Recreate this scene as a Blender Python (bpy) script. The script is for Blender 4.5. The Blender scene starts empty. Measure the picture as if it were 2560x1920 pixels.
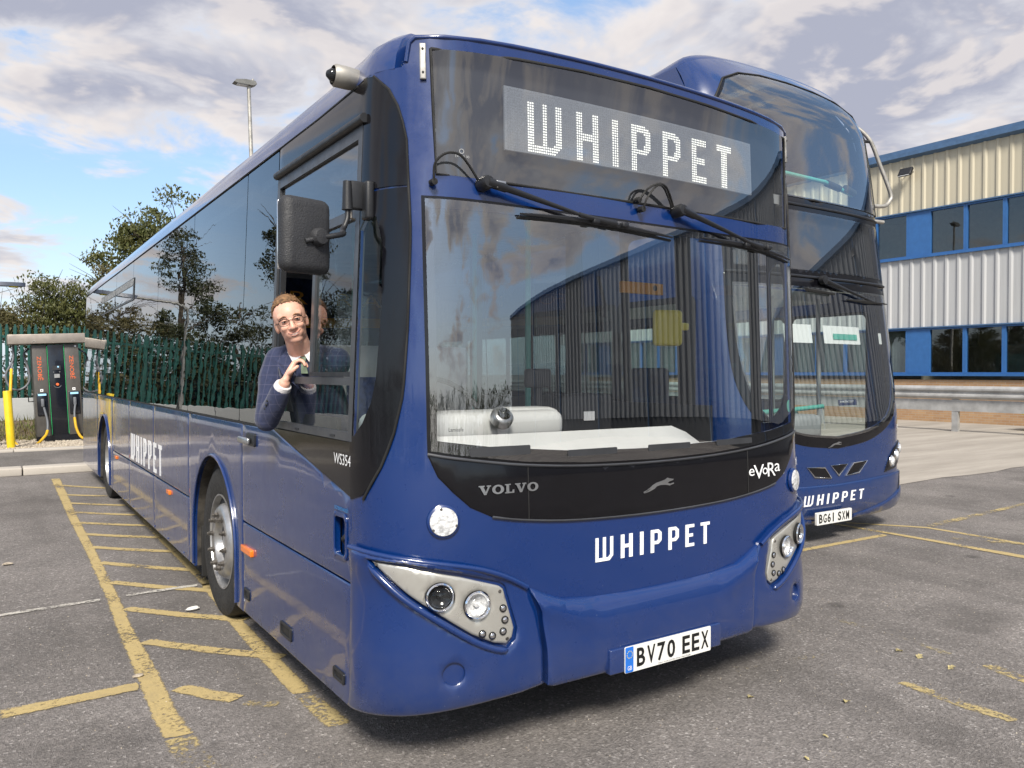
import bpy, bmesh, math, random
import numpy as np
from mathutils import Vector, Matrix, Euler
from mathutils.geometry import delaunay_2d_cdt
R_ = math.radians
random.seed(7)
scene = bpy.context.scene
COL = scene.collection
# ---------------------------------------------------------------- camera
cam_d = bpy.data.cameras.new('camera'); cam = bpy.data.objects.new('camera', cam_d); COL.objects.link(cam)
cam.location = (-2.464, -2.555, 1.55); cam.rotation_euler = (R_(90-0.84), 0, R_(-33.6))
cam_d.sensor_width = 36; cam_d.lens = 36*1972/2560; cam_d.clip_start = .05; cam_d.clip_end = 3000
scene.camera = cam
# ---------------------------------------------------------------- sky: blue Nishita sky with broken cloud, direction based
SUN_EL, SUN_AZ = 43, 210          # azimuth measured clockwise from +Y
wd = bpy.data.worlds.new('World'); scene.world = wd; wd.use_nodes = True
nt = wd.node_tree; N = nt.nodes; L = nt.links; N.clear()
def nd(t, **k):
    n = N.new(t)
    for a, b in k.items(): setattr(n, a, b)
    return n
def mth(op, a, b=None, c=None):
    n = nd('ShaderNodeMath', operation=op)
    for i, v in enumerate((a, b, c)):
        if v is None: continue
        if isinstance(v, (int, float)): n.inputs[i].default_value = v
        else: L.new(v, n.inputs[i])
    return n.outputs[0]
out = nd('ShaderNodeOutputWorld'); bg = nd('ShaderNodeBackground'); L.new(bg.outputs[0], out.inputs[0])
sky = nd('ShaderNodeTexSky', sky_type='NISHITA'); sky.sun_disc = False
sky.sun_elevation = R_(SUN_EL); sky.sun_rotation = R_(SUN_AZ); sky.air_density = 1.0; sky.dust_density = 1.2; sky.ozone_density = 1.5
tc = nd('ShaderNodeTexCoord'); sep = nd('ShaderNodeSeparateXYZ'); L.new(tc.outputs['Generated'], sep.inputs[0])
zz = mth('MAXIMUM', sep.outputs[2], 0.0); den = mth('ADD', zz, .16)
px_ = mth('DIVIDE', sep.outputs[0], den); py_ = mth('DIVIDE', sep.outputs[1], den)
def cloud_noise(scale, ox, oy, detail, rough, dist, sx=1.0):
    cb = nd('ShaderNodeCombineXYZ')
    L.new(mth('ADD', mth('MULTIPLY', px_, sx), ox), cb.inputs[0]); L.new(mth('ADD', py_, oy), cb.inputs[1]); cb.inputs[2].default_value = 3.1
    nz = nd('ShaderNodeTexNoise'); nz.inputs['Scale'].default_value = scale; nz.inputs['Detail'].default_value = detail
    nz.inputs['Roughness'].default_value = rough; nz.inputs['Distortion'].default_value = dist
    L.new(cb.outputs[0], nz.inputs['Vector']); return nz.outputs[0]
def mrange(v, a, b, smooth=True):
    n = nd('ShaderNodeMapRange'); n.interpolation_type = 'SMOOTHSTEP' if smooth else 'LINEAR'
    n.inputs[1].default_value = a; n.inputs[2].default_value = b; L.new(v, n.inputs[0]); return n.outputs[0]
OX, OY = 4.3, 2.2
big = cloud_noise(.80, OX, OY, 2, .5, .2)
fine = cloud_noise(2.9, OX, OY, 6, .58, .35)
fine2 = cloud_noise(2.9, OX-.07, OY+.02, 4, .58, .35)
elev = mth('SUBTRACT', mth('MULTIPLY', mrange(zz, .17, .40), .115), .050)
dens = mth('ADD', elev, mth('ADD', mth('MULTIPLY', big, .80), mth('MULTIPLY', fine, .62)))
dens2 = mth('ADD', elev, mth('ADD', mth('MULTIPLY', big, .80), mth('MULTIPLY', fine2, .62)))
cover = mrange(dens, .645, .755)
wisp = mth('MULTIPLY', mrange(cloud_noise(1.1, 9.0, 1.0, 6, .6, .6, .35), .50, .78), .42)
thick = mrange(dens, .70, .86)
lit = mrange(mth('SUBTRACT', dens, dens2), -.02, .055)
def mixc(f, a, b):
    n = nd('ShaderNodeMix', data_type='RGBA'); 
    if isinstance(f, (int, float)): n.inputs[0].default_value = f
    else: L.new(f, n.inputs[0])
    for s, v in ((6, a), (7, b)):
        if isinstance(v, tuple): n.inputs[s].default_value = v+(1,)
        else: L.new(v, n.inputs[s])
    return n.outputs[2]
ccol = mixc(thick, (3.7, 3.65, 3.8), (2.05, 2.15, 2.65))
ccol = mixc(mth('MULTIPLY', lit, .55), ccol, (4.6, 4.2, 3.9))
hor = mrange(zz, .0, .22)
skyc = mixc(.35, sky.outputs[0], (1.9, 3.0, 4.7))
skyb = mixc(wisp, skyc, (4.2, 4.7, 5.2))
skyb = mixc(mth('MULTIPLY', mth('SUBTRACT', 1.0, hor), .50), skyb, (4.0, 4.4, 4.9))
final = mixc(mth('MULTIPLY', cover, mrange(zz, .0, .12)), skyb, ccol)
L.new(final, bg.inputs[0]); bg.inputs[1].default_value = 0.10
# ---------------------------------------------------------------- sun behind thin cloud
sd = bpy.data.lights.new('sun', 'SUN'); so = bpy.data.objects.new('sun', sd); COL.objects.link(so)
sd.energy = 2.7; sd.angle = R_(14); sd.color = (1, .94, .84)
az = R_(SUN_AZ); sv = Vector((math.sin(az)*math.cos(R_(SUN_EL)), math.cos(az)*math.cos(R_(SUN_EL)), math.sin(R_(SUN_EL))))
so.rotation_euler = (-sv).to_track_quat('-Z', 'Y').to_euler(); so.location = (-8, -6, 20)
vs = scene.view_settings; vs.view_transform = 'Standard'; vs.look = 'None'; vs.exposure = 1.12; vs.gamma = 1
scene.render.engine = 'CYCLES'
cy_ = scene.cycles; cy_.max_bounces = 7; cy_.diffuse_bounces = 2; cy_.glossy_bounces = 4; cy_.transmission_bounces = 4; cy_.transparent_max_bounces = 14; cy_.caustics_reflective = False; cy_.caustics_refractive = False
# ================================================================ helpers
MATS = {}
def new_mat(name):
    m = bpy.data.materials.new(name); m.use_nodes = True; m.node_tree.nodes.clear(); MATS[name] = m; return m
class NT:
    def __init__(s, m): s.t = m.node_tree
    def n(s, typ, ins=None, **k):
        n = s.t.nodes.new(typ)
        for a, b in k.items(): setattr(n, a, b)
        for a, b in (ins or {}).items():
            i = n.inputs[a]
            if hasattr(b, 'is_output'): s.t.links.new(b, i)
            elif isinstance(b, tuple) and len(b) == 3 and i.type == 'RGBA': i.default_value = b+(1,)
            else: i.default_value = b
        return n
    def mix(s, f, a, b):
        n = s.t.nodes.new('ShaderNodeMix'); n.data_type = 'RGBA'
        for i, v in ((0, f), (6, a), (7, b)):
            if hasattr(v, 'is_output'): s.t.links.new(v, n.inputs[i])
            elif isinstance(v, tuple): n.inputs[i].default_value = v+(1,)
            else: n.inputs[i].default_value = v
        return n.outputs[2]
    def rng(s, v, a, b, c=0., d=1.):
        return s.n('ShaderNodeMapRange', {0: v, 1: a, 2: b, 3: c, 4: d}).outputs[0]
    def noise(s, scale, detail=4, rough=.55, vec=None, dist=0.):
        i = {'Scale': scale, 'Detail': detail, 'Roughness': rough, 'Distortion': dist}
        if vec is None: vec = s.n('ShaderNodeTexCoord').outputs['Object']
        i['Vector'] = vec
        return s.n('ShaderNodeTexNoise', i).outputs[0]
    def bump(s, h, strength, dist, nrm=None):
        i = {'Height': h, 'Strength': strength, 'Distance': dist}
        if nrm is not None: i['Normal'] = nrm
        return s.n('ShaderNodeBump', i).outputs[0]
    def out(s, sh): s.t.links.new(sh, s.n('ShaderNodeOutputMaterial').inputs[0])
def pmat(name, col, rough=.5, metal=0., var=.12, vscale=6., bump=0., bscale=80., coat=0., coatr=.03, col2=None, emit=None, estr=0., spec=.5, wave=0., wscale=2.):
    m = new_mat(name); t = NT(m)
    c2 = col2 or tuple(max(0, c*(1-var*2)) for c in col)
    nz = t.noise(vscale, 6, .62)
    c = t.mix(t.rng(nz, .35, .65), c2, tuple(min(1, x*(1+var*.3)) for x in col))
    i = {'Base Color': c, 'Metallic': metal, 'Specular IOR Level': spec, 'Coat Weight': coat, 'Coat Roughness': coatr}
    i['Roughness'] = t.rng(t.noise(vscale*3.1, 5, .6), .3, .7, max(.01, rough*.8), min(1, rough*1.2))
    nr = None
    if wave: nr = t.bump(t.noise(wscale, 2, .4), wave, .02)
    if bump: nr = t.bump(t.noise(bscale, 5, .6), bump, .01, nr)
    b = t.n('ShaderNodeBsdfPrincipled', i)
    if nr is not None:
        t.t.links.new(nr, b.inputs['Normal'])
        if coat: t.t.links.new(nr, b.inputs['Coat Normal'])
    if emit: b.inputs['Emission Color'].default_value = emit+(1,); b.inputs['Emission Strength'].default_value = estr
    t.out(b.outputs[0]); return m
def glass(name, tint, ior=1.5, wave=0., wscale=1.5, dirt=.0, rough=.0):
    m = new_mat(name); t = NT(m)
    nr = None
    if wave:
        tc = t.n('ShaderNodeTexCoord').outputs['Object']
        mp = t.n('ShaderNodeMapping', {'Vector': tc, 'Scale': (1, 1, 2.2)}).outputs[0]
        nr = t.bump(t.noise(wscale, 3, .5, mp), wave, .02)
    g = t.n('ShaderNodeBsdfGlossy', {'Color': (1, 1, 1), 'Roughness': rough})
    f0 = ((ior-1)/(ior+1))**2; lw = t.n('ShaderNodeLayerWeight', {'Blend': .5})       # Schlick, same from both sides of the pane
    p5 = t.n('ShaderNodeMath', {0: lw.outputs['Facing'], 1: 5.}, operation='POWER').outputs[0]
    f = t.n('ShaderNodeMath', {0: p5, 1: 1-f0, 2: f0}, operation='MULTIPLY_ADD')
    if nr is not None:
        t.t.links.new(nr, g.inputs['Normal']); t.t.links.new(nr, lw.inputs['Normal'])
    tr = t.n('ShaderNodeBsdfTransparent', {'Color': tint})
    base = tr.outputs[0]
    if dirt:
        df = t.n('ShaderNodeBsdfDiffuse', {'Color': (.35, .34, .32)})
        dm = t.rng(t.noise(9, 8, .7), .52, .80, 0., dirt)
        base = t.n('ShaderNodeMixShader', {0: dm, 1: base, 2: df.outputs[0]}).outputs[0]
    t.out(t.n('ShaderNodeMixShader', {0: f.outputs[0], 1: base, 2: g.outputs[0]}).outputs[0]); return m

def tag(o, label=None, cat=None, group=None, kind=None):
    for k, v in (('label', label), ('category', cat), ('group', group), ('kind', kind)):
        if v: o[k] = v
    return o
def empty(name, loc=(0, 0, 0), rz=0.):
    o = bpy.data.objects.new(name, None); COL.objects.link(o); o.location = loc; o.rotation_euler = (0, 0, rz); o.empty_display_size = .2; return o
def link(name, me, mat, parent=None, smooth=None):
    o = bpy.data.objects.new(name, me); COL.objects.link(o)
    if mat is not None and not me.materials: me.materials.append(MATS[mat] if isinstance(mat, str) else mat)
    if parent is not None: o.parent = parent
    if smooth is not None:
        me.polygons.foreach_set('use_smooth', [True]*len(me.polygons))
        me.set_sharp_from_angle(angle=R_(smooth))
    return o
class MB:
    """collects simple shapes into one mesh"""
    def __init__(s): s.v = []; s.f = []
    def add(s, vs, fs):
        b = len(s.v); s.v += [tuple(x) for x in vs]; s.f += [tuple(i+b for i in q) for q in fs]; return s
    def box(s, c, d, rot=None):
        x, y, z = d[0]/2, d[1]/2, d[2]/2
        vs = [Vector((a*x, b*y, e*z)) for a in (-1, 1) for b in (-1, 1) for e in (-1, 1)]
        if rot is not None: vs = [rot @ v for v in vs]
        vs = [v+Vector(c) for v in vs]
        return s.add(vs, [(0, 1, 3, 2), (4, 6, 7, 5), (0, 4, 5, 1), (2, 3, 7, 6), (0, 2, 6, 4), (1, 5, 7, 3)])
    def rbox(s, c, d, r, rot=None, seg=3):
        bm = bmesh.new(); bmesh.ops.create_cube(bm, size=1); bmesh.ops.scale(bm, vec=d, verts=bm.verts)
        bmesh.ops.bevel(bm, geom=bm.edges[:], offset=min(r, min(d)*.49), segments=seg, profile=.5, affect='EDGES')
        bm.verts.index_update(); vs = [v.co.copy() for v in bm.verts]; fs = [[v.index for v in f.verts] for f in bm.faces]; bm.free()
        if rot is not None: vs = [rot @ v for v in vs]
        return s.add([v+Vector(c) for v in vs], fs)
    def tube(s, pts, r, n=8, cap=True):
        pts = [Vector(p) for p in pts]; rs = r if isinstance(r, (list, tuple)) else [r]*len(pts)
        up = None; vs = []; fs = []
        for i, p in enumerate(pts):
            d = (pts[min(i+1, len(pts)-1)]-pts[max(i-1, 0)]).normalized()
            if up is None: up = d.orthogonal().normalized()
            up = (up-d*up.dot(d)).normalized(); w = d.cross(up)
            for k in range(n):
                a = 2*math.pi*k/n; vs.append(p+(up*math.cos(a)+w*math.sin(a))*rs[i])
        for i in range(len(pts)-1):
            for k in range(n):
                a = i*n+k; b = i*n+(k+1) % n; fs.append((a, b, b+n, a+n))
        if cap: fs.append(tuple(range(n-1, -1, -1))); fs.append(tuple(range((len(pts)-1)*n, len(pts)*n)))
        return s.add(vs, fs)
    def lathe(s, prof, c, axis, n=24, closed=False):
        """prof: (radius, height along axis)"""
        ax = Vector(axis).normalized(); u = ax.orthogonal().normalized(); w = ax.cross(u); c = Vector(c); vs = []; fs = []
        for r, h in prof:
            for k in range(n):
                a = 2*math.pi*k/n; vs.append(c+ax*h+(u*math.cos(a)+w*math.sin(a))*r)
        for i in range(len(prof)-1):
            for k in range(n):
                a = i*n+k; b = i*n+(k+1) % n; fs.append((a, b, b+n, a+n))
        return s.add(vs, fs)
    def prism(s, poly, fn0, fn1):
        n = len(poly); vs = [fn0(*p) for p in poly]+[fn1(*p) for p in poly]
        return s.add(vs, [tuple(range(n)), tuple(range(2*n-1, n-1, -1))]+[(i, i+n, (i+1) % n+n, (i+1) % n) for i in range(n)])
    def build(s, name, mat, parent=None, smooth=None):
        me = bpy.data.meshes.new(name); me.from_pydata(s.v, [], s.f); me.update()
        bm = bmesh.new(); bm.from_mesh(me); bmesh.ops.recalc_face_normals(bm, faces=bm.faces); bm.to_mesh(me); bm.free()
        return link(name, me, mat, parent, smooth)
def spline(pts, n=8, closed=False):
    P = [Vector(p) for p in pts]; o = []; m = len(P)
    for i in range(m if closed else m-1):
        g = lambda j: P[j % m] if closed else P[max(0, min(m-1, j))]
        a, b, c, d = g(i-1), g(i), g(i+1), g(i+2)
        for k in range(n):
            t = k/n; o.append(.5*((2*b)+(c-a)*t+(2*a-5*b+4*c-d)*t*t+(3*b-a-3*c+d)*t**3))
    if not closed: o.append(P[-1])
    return o
def sp2(pts, n=5, closed=False): return [(p.x, p.y) for p in spline([(a, b, 0) for a, b in pts], n, closed)]
def dens(poly, res):
    o = []
    for i, a in enumerate(poly):
        b = poly[(i+1) % len(poly)]; d = math.hypot(b[0]-a[0], b[1]-a[1]); k = max(1, int(math.ceil(d/res)))
        o += [(a[0]+(b[0]-a[0])*j/k, a[1]+(b[1]-a[1])*j/k) for j in range(k)]
    return o
def inpoly(x, y, poly):
    c = False; j = len(poly)-1
    for i in range(len(poly)):
        xi, yi = poly[i]; xj, yj = poly[j]
        if (yi > y) != (yj > y) and x < (xj-xi)*(y-yi)/(yj-yi)+xi: c = not c
        j = i
    return c
def area(p): return .5*sum(p[i][0]*p[(i+1) % len(p)][1]-p[(i+1) % len(p)][0]*p[i][1] for i in range(len(p)))
def inset(poly, d):
    if area(poly) < 0: poly = poly[::-1]
    o = []; n = len(poly)
    for i in range(n):
        a, b, c = poly[i-1], poly[i], poly[(i+1) % n]
        def nn(p, q):
            l = math.hypot(q[0]-p[0], q[1]-p[1]) or 1; return (-(q[1]-p[1])/l, (q[0]-p[0])/l)
        n1, n2 = nn(a, b), nn(b, c); sx, sy = n1[0]+n2[0], n1[1]+n2[1]; l2 = sx*sx+sy*sy
        k = 2*d/l2 if l2 > 1e-6 else d; k = math.copysign(min(abs(k), 1.6*abs(d)), d); o.append((b[0]+sx*k, b[1]+sy*k))
    return o
def rrect(x0, x1, y0, y1, r, n=4):
    o = []
    for cx, cy, a in ((x1-r, y1-r, 0), (x0+r, y1-r, 90), (x0+r, y0+r, 180), (x1-r, y0+r, 270)):
        o += [(cx+r*math.cos(R_(a+90*k/n)), cy+r*math.sin(R_(a+90*k/n))) for k in range(n+1)]
    return o
def circ(cx, cy, r, n=24, ry=None): return [(cx+r*math.cos(2*math.pi*k/n), cy+(ry or r)*math.sin(2*math.pi*k/n)) for k in range(n)]
def sheet(name, outline, fmap, mat, parent=None, off=0., thick=.01, holes=(), res=.1, bev=0., smooth=35, shape=None):
    """a sheet cut to an outline in surface coordinates, laid on the surface fmap(u, v, offset), with a rim"""
    loops = [dens(outline, res)]+[dens(h, res) for h in holes]
    vs = []; ed = []; lev = []
    for lp in loops:
        b = len(vs); vs += lp; lev += [bev]*len(lp); ed += [(b+i, b+(i+1) % len(lp)) for i in range(len(lp))]
    if bev:
        lp = inset(loops[0], bev); b = len(vs); vs += lp; lev += [bev*.25]*len(lp)
        lp = inset(loops[0], bev*2.2); vs += lp; lev += [0.]*len(lp)
        for h in loops[1:]:
            hh = h if area(h) < 0 else h[::-1]
            # outward ring round a hole
            k = inset(hh[::-1], -bev); vs += k; lev += [bev*.25]*len(k)
    x0 = min(p[0] for p in loops[0]); x1 = max(p[0] for p in loops[0]); y0 = min(p[1] for p in loops[0]); y1 = max(p[1] for p in loops[0])
    nx = int((x1-x0)/res); ny = int((y1-y0)/res)
    allp = np.array([p for lp in loops for p in lp])
    mind = max(res*.4, bev*2.6)
    for i in range(1, nx+1):
        for j in range(1, ny+1):
            x = x0+(x1-x0)*(i-.5)/nx; y = y0+(y1-y0)*(j-.5)/ny
            if inpoly(x, y, loops[0]) and not any(inpoly(x, y, h) for h in loops[1:]):
                if np.min((allp[:, 0]-x)**2+(allp[:, 1]-y)**2) > mind*mind: vs.append((x, y)); lev.append(0.)
    r = delaunay_2d_cdt([Vector(p) for p in vs], ed, [], 2 if holes else 1, 1e-6)
    v2, fs, orig = r[0], [tuple(f) for f in r[2]], r[3]
    # keep only faces whose centre is inside and not in a hole (robust against slivers)
    keep = []
    for f in fs:
        cx = sum(v2[i].x for i in f)/len(f); cy = sum(v2[i].y for i in f)/len(f)
        if inpoly(cx, cy, loops[0]) and not any(inpoly(cx, cy, h) for h in loops[1:]): keep.append(f)
    fs = keep
    vt = []
    for i, p in enumerate(v2):
        l = lev[orig[i][0]] if orig[i] else 0.
        e = shape(p.x, p.y) if shape else 0.
        vt.append(fmap(p.x, p.y, off+e-l))
    # orient outward
    if fs:
        f = max(fs, key=lambda q: abs((v2[q[1]]-v2[q[0]]).cross(v2[q[2]]-v2[q[0]])))
        nrm = (vt[f[1]]-vt[f[0]]).cross(vt[f[2]]-vt[f[0]])
        c = (v2[f[0]]+v2[f[1]]+v2[f[2]])/3
        o = fmap(c.x, c.y, .01)-fmap(c.x, c.y, 0)
        if nrm.dot(o) < 0: fs = [q[::-1] for q in fs]
    if thick:
        cnt = {}
        for q in fs:
            for i in range(len(q)):
                a, b = q[i], q[(i+1) % len(q)]; cnt[(a, b)] = cnt.get((a, b), 0)+1
        bd = [e for e in cnt if (e[1], e[0]) not in cnt]; back = {}
        for a, b in bd:
            for k in (a, b):
                if k not in back: back[k] = len(vt); vt.append(fmap(v2[k].x, v2[k].y, off-thick))
        fs = list(fs)+[(b, a, back[a], back[b]) for a, b in bd]
    me = bpy.data.meshes.new(name); me.from_pydata([tuple(v) for v in vt], [], fs); me.update()
    return link(name, me, mat, parent, smooth)
def text_mesh(txt, size=1., bold=0.):
    c = bpy.data.curves.new('t', 'FONT'); c.body = txt; c.offset = bold; c.size = size; c.resolution_u = 3
    o = bpy.data.objects.new('t', c); COL.objects.link(o); dg = bpy.context.evaluated_depsgraph_get()
    me = bpy.data.meshes.new_from_object(o.evaluated_get(dg)); bpy.data.objects.remove(o); bpy.data.curves.remove(c); return me
def text_on(name, txt, fmap, u0, u1, v0, v1, mat, parent, off=.002, shear=0., bold=0.):
    """lettering fitted into the box u0..u1 x v0..v1 of a surface"""
    me = text_mesh(txt, 1., bold); xs = [v.co.x for v in me.vertices]; ys = [v.co.y for v in me.vertices]
    a, b, c, d = min(xs), max(xs), min(ys), max(ys)
    for v in me.vertices:
        q = (v.co.y-c)/(d-c); p = (v.co.x-a)/(b-a); v.co = fmap(u0+(u1-u0)*(p+shear*(q-.5)), v0+(v1-v0)*q, off)
    me.update(); return link(name, me, mat, parent)
def word_chars(name, txt, fmap, u0, u1, v0, v1, mat, parent, off=.002, cw=.80):
    n = len(txt)-.45*txt.count(' '); st = (u1-u0)/n; u = u0
    for ch in txt:
        if ch == ' ': u += st*.55; continue
        w = st*cw*(.35 if ch in 'I1' else 1); c = u+st/2; text_on(name, ch, fmap, c-w/2, c+w/2, v0, v1, mat, parent, off, 0., .022); u += st
GLY = {
 'W': (.94, [[(0, 1), (0, 0), (.74, 0), (.94, .2), (.94, 1), (.78, 1), (.78, .24), (.68, .14), (.55, .14), (.55, 1), (.39, 1), (.39, .14), (.16, .14), (.16, 1)]]),
 'H': (.66, [[(0, 0), (0, 1), (.2, 1), (.2, .58), (.46, .58), (.46, 1), (.66, 1), (.66, 0), (.46, 0), (.46, .43), (.2, .43), (.2, 0)]]),
 'I': (.2, [[(0, 0), (0, 1), (.2, 1), (.2, 0)]]),
 'P': (.64, [[(0, 0), (0, 1), (.46, 1), (.64, .86), (.64, .50), (.46, .36), (.2, .36), (.2, 0)], [(.2, .86), (.2, .5), (.38, .5), (.44, .56), (.44, .8), (.38, .86)]]),
 'E': (.56, [[(0, 0), (0, 1), (.56, 1), (.56, .86), (.2, .86), (.2, .58), (.48, .58), (.48, .44), (.2, .44), (.2, .14), (.56, .14), (.56, 0)]]),
 'T': (.6, [[(.2, 0), (.2, .86), (0, .86), (0, 1), (.6, 1), (.6, .86), (.4, .86), (.4, 0)]]),
 'V': (1.0, [[(0, 1), (0, .88), (.10, .86), (.42, 0), (.60, 0), (.90, .86), (1.0, .88), (1.0, 1), (.64, 1), (.64, .88), (.74, .86), (.57, .32), (.38, .86), (.48, .88), (.48, 1)]]),
 'L': (.8, [[(0, 0), (0, .12), (.12, .12), (.12, .88), (0, .88), (0, 1), (.50, 1), (.50, .88), (.36, .88), (.36, .14), (.62, .14), (.66, .36), (.8, .36), (.8, 0)]]),
}
GLY['O'] = (1.0, [circ(.5, .5, .5, 20), circ(.5, .5, .24, 16, .34)])
def layout(word, gap): 
    x = 0; o = []
    for ch in word: w, pl = GLY[ch]; o.append((ch, x, w, pl)); x += w+gap
    return o, x-gap
def word_on(name, word, fmap, u0, u1, v0, v1, mat, parent, gap=.35, off=.003, shear=0.):
    lay, tot = layout(word, gap); k = (u1-u0)/tot
    for ch, x, w, pl in lay:
        tr = lambda p: (u0+k*(x+p[0])+shear*(p[1]-.5)*(v1-v0), v0+(v1-v0)*p[1])
        sheet(name, [tr(p) for p in pl[0]], fmap, mat, parent, off, .002, [[tr(p) for p in h] for h in pl[1:]], res=.5, smooth=None)
def copy_tree(o, parent=None):
    c = o.copy(); COL.objects.link(c); c.parent = parent
    for ch in list(o.children): copy_tree(ch, c)
    return c
# ================================================================ materials
def paint(name, col, wave=.05, dirty=.22):
    m = new_mat(name); t = NT(m)
    dirt = t.rng(t.noise(3.5, 8, .7), .55, .85, 0, dirty)
    scr = t.rng(t.noise(40, 4, .8, dist=2.), .66, .75, 0, dirty*.4)
    c = t.mix(dirt, col, (.10, .11, .15)); c = t.mix(scr, c, (.2, .24, .36))
    zc = t.n('ShaderNodeSeparateXYZ', {0: t.n('ShaderNodeTexCoord').outputs['Object']}).outputs[2]   # road film thrown up on the lowest panels
    film = t.n('ShaderNodeMath', {0: t.rng(zc, .62, .2), 1: t.rng(t.noise(6, 8, .75), .35, .75, .0, .30)}, operation='MULTIPLY').outputs[0]
    c = t.mix(film, c, (.13, .125, .12)); chip = t.rng(t.noise(120, 2, .5), .775, .80, 0, .7); c = t.mix(chip, c, (.35, .36, .40))
    nr = t.bump(t.noise(1.3, 2, .4), wave, .02)
    b = t.n('ShaderNodeBsdfPrincipled', {'Base Color': c, 'Roughness': t.rng(t.noise(5, 6, .7), .3, .8, .22, .42), 'Coat Weight': 1., 'Coat Roughness': t.rng(t.noise(7, 6, .7), .35, .8, .02, .14), 'Coat IOR': 1.5})
    t.t.links.new(nr, b.inputs['Normal']); t.t.links.new(nr, b.inputs['Coat Normal'])
    t.out(b.outputs[0]); return m
paint('blue_paint', (.001, .023, .125)); paint('blue_front', (.0004, .022, .125), .02, .06); paint('dd_blue', (.001, .024, .120), .03, .10)
pmat('black_gloss', (.005, .005, .007), .14, coat=.15, var=.1, spec=.35)
pmat('black_trim', (.014, .015, .018), .45, bump=.1, bscale=300)
pmat('rubber', (.012, .012, .012), .7, bump=.1, bscale=120)
pmat('mirror_shell', (.030, .031, .035), .55, bump=.35, bscale=160, var=.2)
pmat('frame_grey', (.055, .058, .065), .38, var=.1)
pmat('alu', (.52, .53, .54), .32, .9)
pmat('alu_dull', (.42, .41, .39), .5, .6, var=.2, vscale=20)
pmat('silver_paint', (.52, .51, .47), .32, .55, var=.04, coat=.3)
pmat('chrome', (.80, .80, .80), .08, 1., var=.02)
pmat('lamp_lens', (.82, .83, .84), .12, .1, var=.25, vscale=60, bump=.6, bscale=90)
pmat('lamp_dark', (.03, .032, .035), .12, .3, var=.3, vscale=40)
pmat('tyre', (.022, .021, .020), .8, bump=.3, bscale=90, var=.25, vscale=18)
pmat('rim_metal', (.50, .50, .50), .34, .75, var=.18, vscale=9)
pmat('nut_metal', (.19, .175, .16), .5, .7, var=.3, vscale=60)
pmat('liner', (.012, .011, .010), .8, col2=(.07, .062, .052), vscale=9, bump=.3, bscale=30)
pmat('white_vinyl', (.90, .91, .92), .35, var=.03)
pmat('plate_white', (.78, .78, .75), .35, var=.05, vscale=20)
pmat('plate_black', (.008, .008, .008), .4)
pmat('plate_blue', (.02, .16, .62), .4, var=.04)
pmat('cyan_vinyl', (.02, .25, .62), .4)
pmat('orange_lens', (.85, .20, .015), .2, var=.1, coat=.5)
pmat('dash_white', (.66, .67, .66), .35, var=.04)
pmat('led_board', (.42, .44, .47), .6, var=.2, vscale=250, emit=(.8, .9, 1.), estr=.02)  # faint board glow stands in for light spilling from the lit points
pmat('led_lit', (.9, .9, .85), .5, emit=(1., .97, .84), estr=1.15)
pmat('led_amber', (.5, .1, .02), .5, emit=(1., .25, .05), estr=.5)
pmat('interior_dark', (.030, .032, .037), .6)
pmat('interior_white', (.70, .71, .70), .6)
pmat('interior_grey', (.34, .35, .36), .6)
pmat('seat_fabric', (.02, .035, .11), .9, bump=.3, bscale=200, var=.3, vscale=25)
pmat('rail_green', (.12, .48, .40), .35)
pmat('yellow_plastic', (.80, .68, .06), .4, var=.05)
pmat('orange_panel', (.85, .38, .03), .5, var=.05)
glass('windscreen', (.97, .98, .98), 2.75, wave=.012, wscale=1.1, dirt=.012)
glass('side_glass', (.20, .225, .23), 2.1, wave=.055, wscale=1.6, dirt=.015)
glass('dd_glass', (.92, .97, .96), 3.0, wave=.03, wscale=.9)
glass('cab_glass', (.80, .85, .85), 1.5, wave=.02, dirt=.015)
glass('dest_glass', (.62, .64, .66), 2.4, wave=.015, wscale=1.0, dirt=.006)
glass('lamp_glass', (.97, .97, .97), 1.35)
glass('clear_glass', (.80, .88, .86), 1.5, wave=.02)
glass('office_glass', (.60, .64, .64), 1.75, wave=.03, wscale=.8, dirt=.04)
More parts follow.
